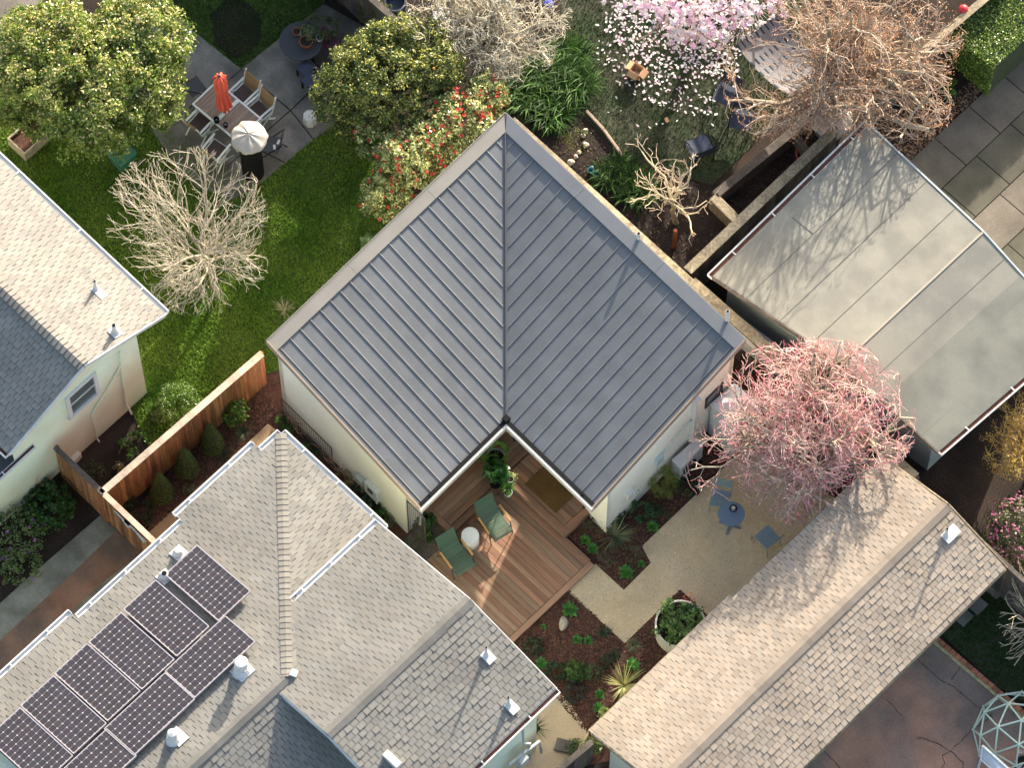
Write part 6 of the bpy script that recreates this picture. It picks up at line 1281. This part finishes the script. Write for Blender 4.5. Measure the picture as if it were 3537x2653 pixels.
# domed cover, hose, misc
c = at(2870, 395, .75); th = thing('covered_fire_pit', (c.x, c.y, 0), 'grey domed round cover with radial folds under the russet tree', 'garden cover'); n = 48; vs = []
for r_, z_ in ((.5, .55), (.52, .62), (.46, .74), (.34, .86), (.18, .95), (.04, 1.0)):
    for j in range(n): a = 2*math.pi*j/n; k = 1+.025*math.cos(a*12); vs.append((c.x+r_*k*math.cos(a), c.y+r_*k*math.sin(a), z_))
mb = MB(); mb.add(vs, [(i*n+j, i*n+(j+1) % n, (i+1)*n+(j+1) % n, (i+1)*n+j) for i in range(5) for j in range(n)]+[tuple(range(5*n, 6*n))]); mb.build('cover', ['fountain'], th); mb = MB(); mb.lathe((c.x, c.y, 0), [(.35, 0), (.4, .56)], 24); mb.build('base', ['fountain'], th)
mb = MB(); c = at(2772, 525, .05)
for i in range(4): mb.tube([(c.x+.05*i+(.17+.01*i)*math.cos(a), c.y-.03*i+(.17+.01*i)*math.sin(a), .05+.04*i) for a in np.linspace(0, 2*math.pi, 25)], .007, 5)
tag(mb.build('hose_coil', ['orange']), 'thin orange hose coiled in the vegetable bed', 'hose')
c = at(1523, 45, .5); tag(MB().cb((c.x, c.y, .45), (.4, .32, .1), R(50)).build('white_crate', ['white2'], bevel=.02), 'pale box glimpsed behind the gnarled twigs', 'box')
c = at(1365, 8, .7); tag(MB().lathe((c.x, c.y, 0), [(.26, 0), (.3, .35), (.26, .75), (.22, .75), (.22, .6), (0, .6)], 24).build('rain_barrel', ['navy'], smooth=True), 'dark navy barrel at the top edge behind the plank fence', 'barrel')
c = at(1895, 6, .2); tag(MB().lathe((c.x, c.y, 0), [(.08, 0), (.13, .1), (.1, .2), (0, .22)], 16, col=(1.4, 1.5, 5)).build('blue_ball', ['navy'], smooth=True), 'deep blue ball at the top edge next to the gnarled tree', 'ball')
c = at(3337, 42, 1.85); vs = [(max(.001, .12*math.sin(math.pi*i/10)), -.12*math.cos(math.pi*i/10)) for i in range(11)]; tag(MB().lathe((c.x-.12, c.y+.05, 1.78), vs, 20).build('red_ball', ['red'], smooth=True), 'shiny red ball perched by the fence near the hedge', 'ball')
tag(MB().cb(tuple(at(1957, 2580, .05)), (.5, .3, .06), R(30)).build('paving_stone', ['concrete'], bevel=.01), 'loose grey paving slab on the narrow gravel walk', 'paving slab')
tag(MB().cb(tuple(at(2303, 414, .02)), (.13, .09, .03), R(-20)).build('wood_offcut', ['cardboard'], bevel=.004), 'small tan offcut of wood on the shaded grass', 'offcut')
# stepping stones behind the tan roof
mb = MB()
for i, (x, y) in enumerate(((3440, 2035), (3375, 2090), (3325, 2130))): q = at(x, y, .03); th = tag(MB().cb((q.x, q.y, .03), (.36, .36, .05), .02*i).build('stepping_stone', ['concrete'], bevel=.01), ['square grey stepping stone nearest the tan fence', 'middle square stepping stone behind the tan roof', 'lowest square stepping stone by the brick edging'][i], 'stepping stone')
# climbing dome
import bmesh
c = at(3512, 2540, 0); th = thing('climbing_dome', (c.x, c.y, 0), 'pale green geodesic climbing dome on the red patio', 'climbing frame'); bm = bmesh.new(); bmesh.ops.create_icosphere(bm, subdivisions=2, radius=1.0); mrot = Matrix.Rotation(R(31.7), 3, 'X'); mb = MB()
bmesh.ops.rotate(bm, verts=bm.verts, cent=(0, 0, 0), matrix=Matrix.Rotation(R(0), 3, 'X'))
top = max(bm.verts, key=lambda v: v.co.z); rz_ = Matrix.Rotation(R(20), 3, 'Z'); R_ = .98; rails = []; 
for e in bm.edges:
    a, b = [rz_ @ v.co*R_ for v in e.verts]
    if a.z > -.02 and b.z > -.02: mb.tube([Vector((c.x, c.y, .02))+a, Vector((c.x, c.y, .02))+b], .021, 6, col=rc(.93, 1.07, .03))
mb.build('lattice_bars', ['dome'], th); m2 = MB()
for v in bm.verts:
    p = rz_ @ v.co*R_
    if p.z > -.02: mb2 = MB(); mb2.lathe((c.x+p.x, c.y+p.y, .02+p.z), [(.0, -.03), (.032, -.015), (.032, .015), (0, .03)], 8, col=(.95, 1, 1.08)); mb2.build('joint', ['dome'], th)
pass; bm.free()
w = [at(3395, 2578, .75), at(3520, 2690, .75), at(3495, 2720, .75), at(3388, 2625, .6)]; th = thing('white_bench', tuple((w[0]+w[2])/2-Vector((0, 0, .7))), 'white-framed bench end at the lower right corner', 'bench'); mb = MB(); mb.beam(w[0], w[1], .045, .045); mb.beam(w[3], w[2], .04, .04); mb.beam(w[0], w[3], .04, .04); mb.beam(w[0].lerp(w[1], .45), w[3].lerp(w[2], .45), .05, .03); mb.build('frame', ['white'], th); mb = MB(); mb.slab([v-Vector((0, 0, .02)) for v in (w[0], w[1], w[2], w[3])], .01); mb.build('seat', ['white2'], th); mb = MB()
for v in (w[0], w[3]): mb.beam(v, (v.x, v.y, 0.02), .04, .04)
mb.build('leg', ['white'], th)
c = at(3530, 2640, .4); th, c = pot('dark_pot', 3535, 2640, 0, .2, .4, 'navy', 'dark pot of white flowers at the lower right edge'); blooms('flowers', [(3530, 2625, .5, .16, .22, .12)], 16, .04, [(.8, .8, .78), (.7, .5, .65)], th)
# ---- unseen box added beyond the upper edge to shade the gardens
nb = thing('unseen_shade_block', tuple(at(900, -420, 0)), 'unseen block added beyond the top edge to shade the patio', 'house'); q = at(900, -420, 0); mb = MB(); mb.bx(q.x-1.6, q.x+3.2, q.y-1.5, q.y+2.2, 0, 3.3); mb.build('wall', ['stucco'], nb); mb = MB(); mb.slab([(q.x-1.8, q.y-1.7, 3.3), (q.x+3.4, q.y-1.7, 3.3), (q.x+3.4, q.y+2.4, 3.3), (q.x-1.8, q.y+2.4, 3.3)], .12); mb.build('roof', ['rolled'], nb)
# ================================================================== CAMERA, LIGHT, WORLD
cd = bpy.data.cameras.new('camera'); cam = bpy.data.objects.new('camera', cd); COL.objects.link(cam)
cw = CAM; cam.location = (float(cw[:2]@AX), float(cw[:2]@AY), float(cw[2])); cam.rotation_euler = (TH, 0, -YAW)
cd.sensor_width = 36; cd.sensor_fit = 'HORIZONTAL'; cd.lens = FPX/3537*36; cd.clip_start = 5; cd.clip_end = 1000
scene.camera = cam
SUN_EL = R(18.5); sd = Vector((-.374, .927, 0)).normalized()*math.cos(SUN_EL)+Vector((0, 0, math.sin(SUN_EL)))
ld = bpy.data.lights.new('sun', 'SUN'); ld.energy = 2.9; ld.angle = R(.6); ld.color = (1, .945, .87)
sun = bpy.data.objects.new('sun', ld); COL.objects.link(sun); sun.rotation_euler = sd.to_track_quat('Z', 'Y').to_euler(); sun.location = sd*40
w = bpy.data.worlds.new('World'); scene.world = w; w.use_nodes = True; nt = w.node_tree; bg = nt.nodes['Background']
sk = nt.nodes.new('ShaderNodeTexSky'); sk.sky_type = 'NISHITA'; sk.sun_disc = False; sk.sun_elevation = SUN_EL; sk.sun_rotation = math.atan2(sd.x, sd.y)
nt.links.new(sk.outputs[0], bg.inputs[0]); bg.inputs[1].default_value = .10; sk.dust_density = 3; sk.ozone_density = 1.3
scene.view_settings.view_transform = 'Standard'; scene.view_settings.look = 'None'; scene.view_settings.exposure = 2.2
scene.view_settings.use_white_balance = True; scene.view_settings.white_balance_temperature = 7000; scene.view_settings.white_balance_tint = 8; scene.view_settings.gamma = 1
scene.cycles.max_bounces = 6; scene.cycles.transparent_max_bounces = 12
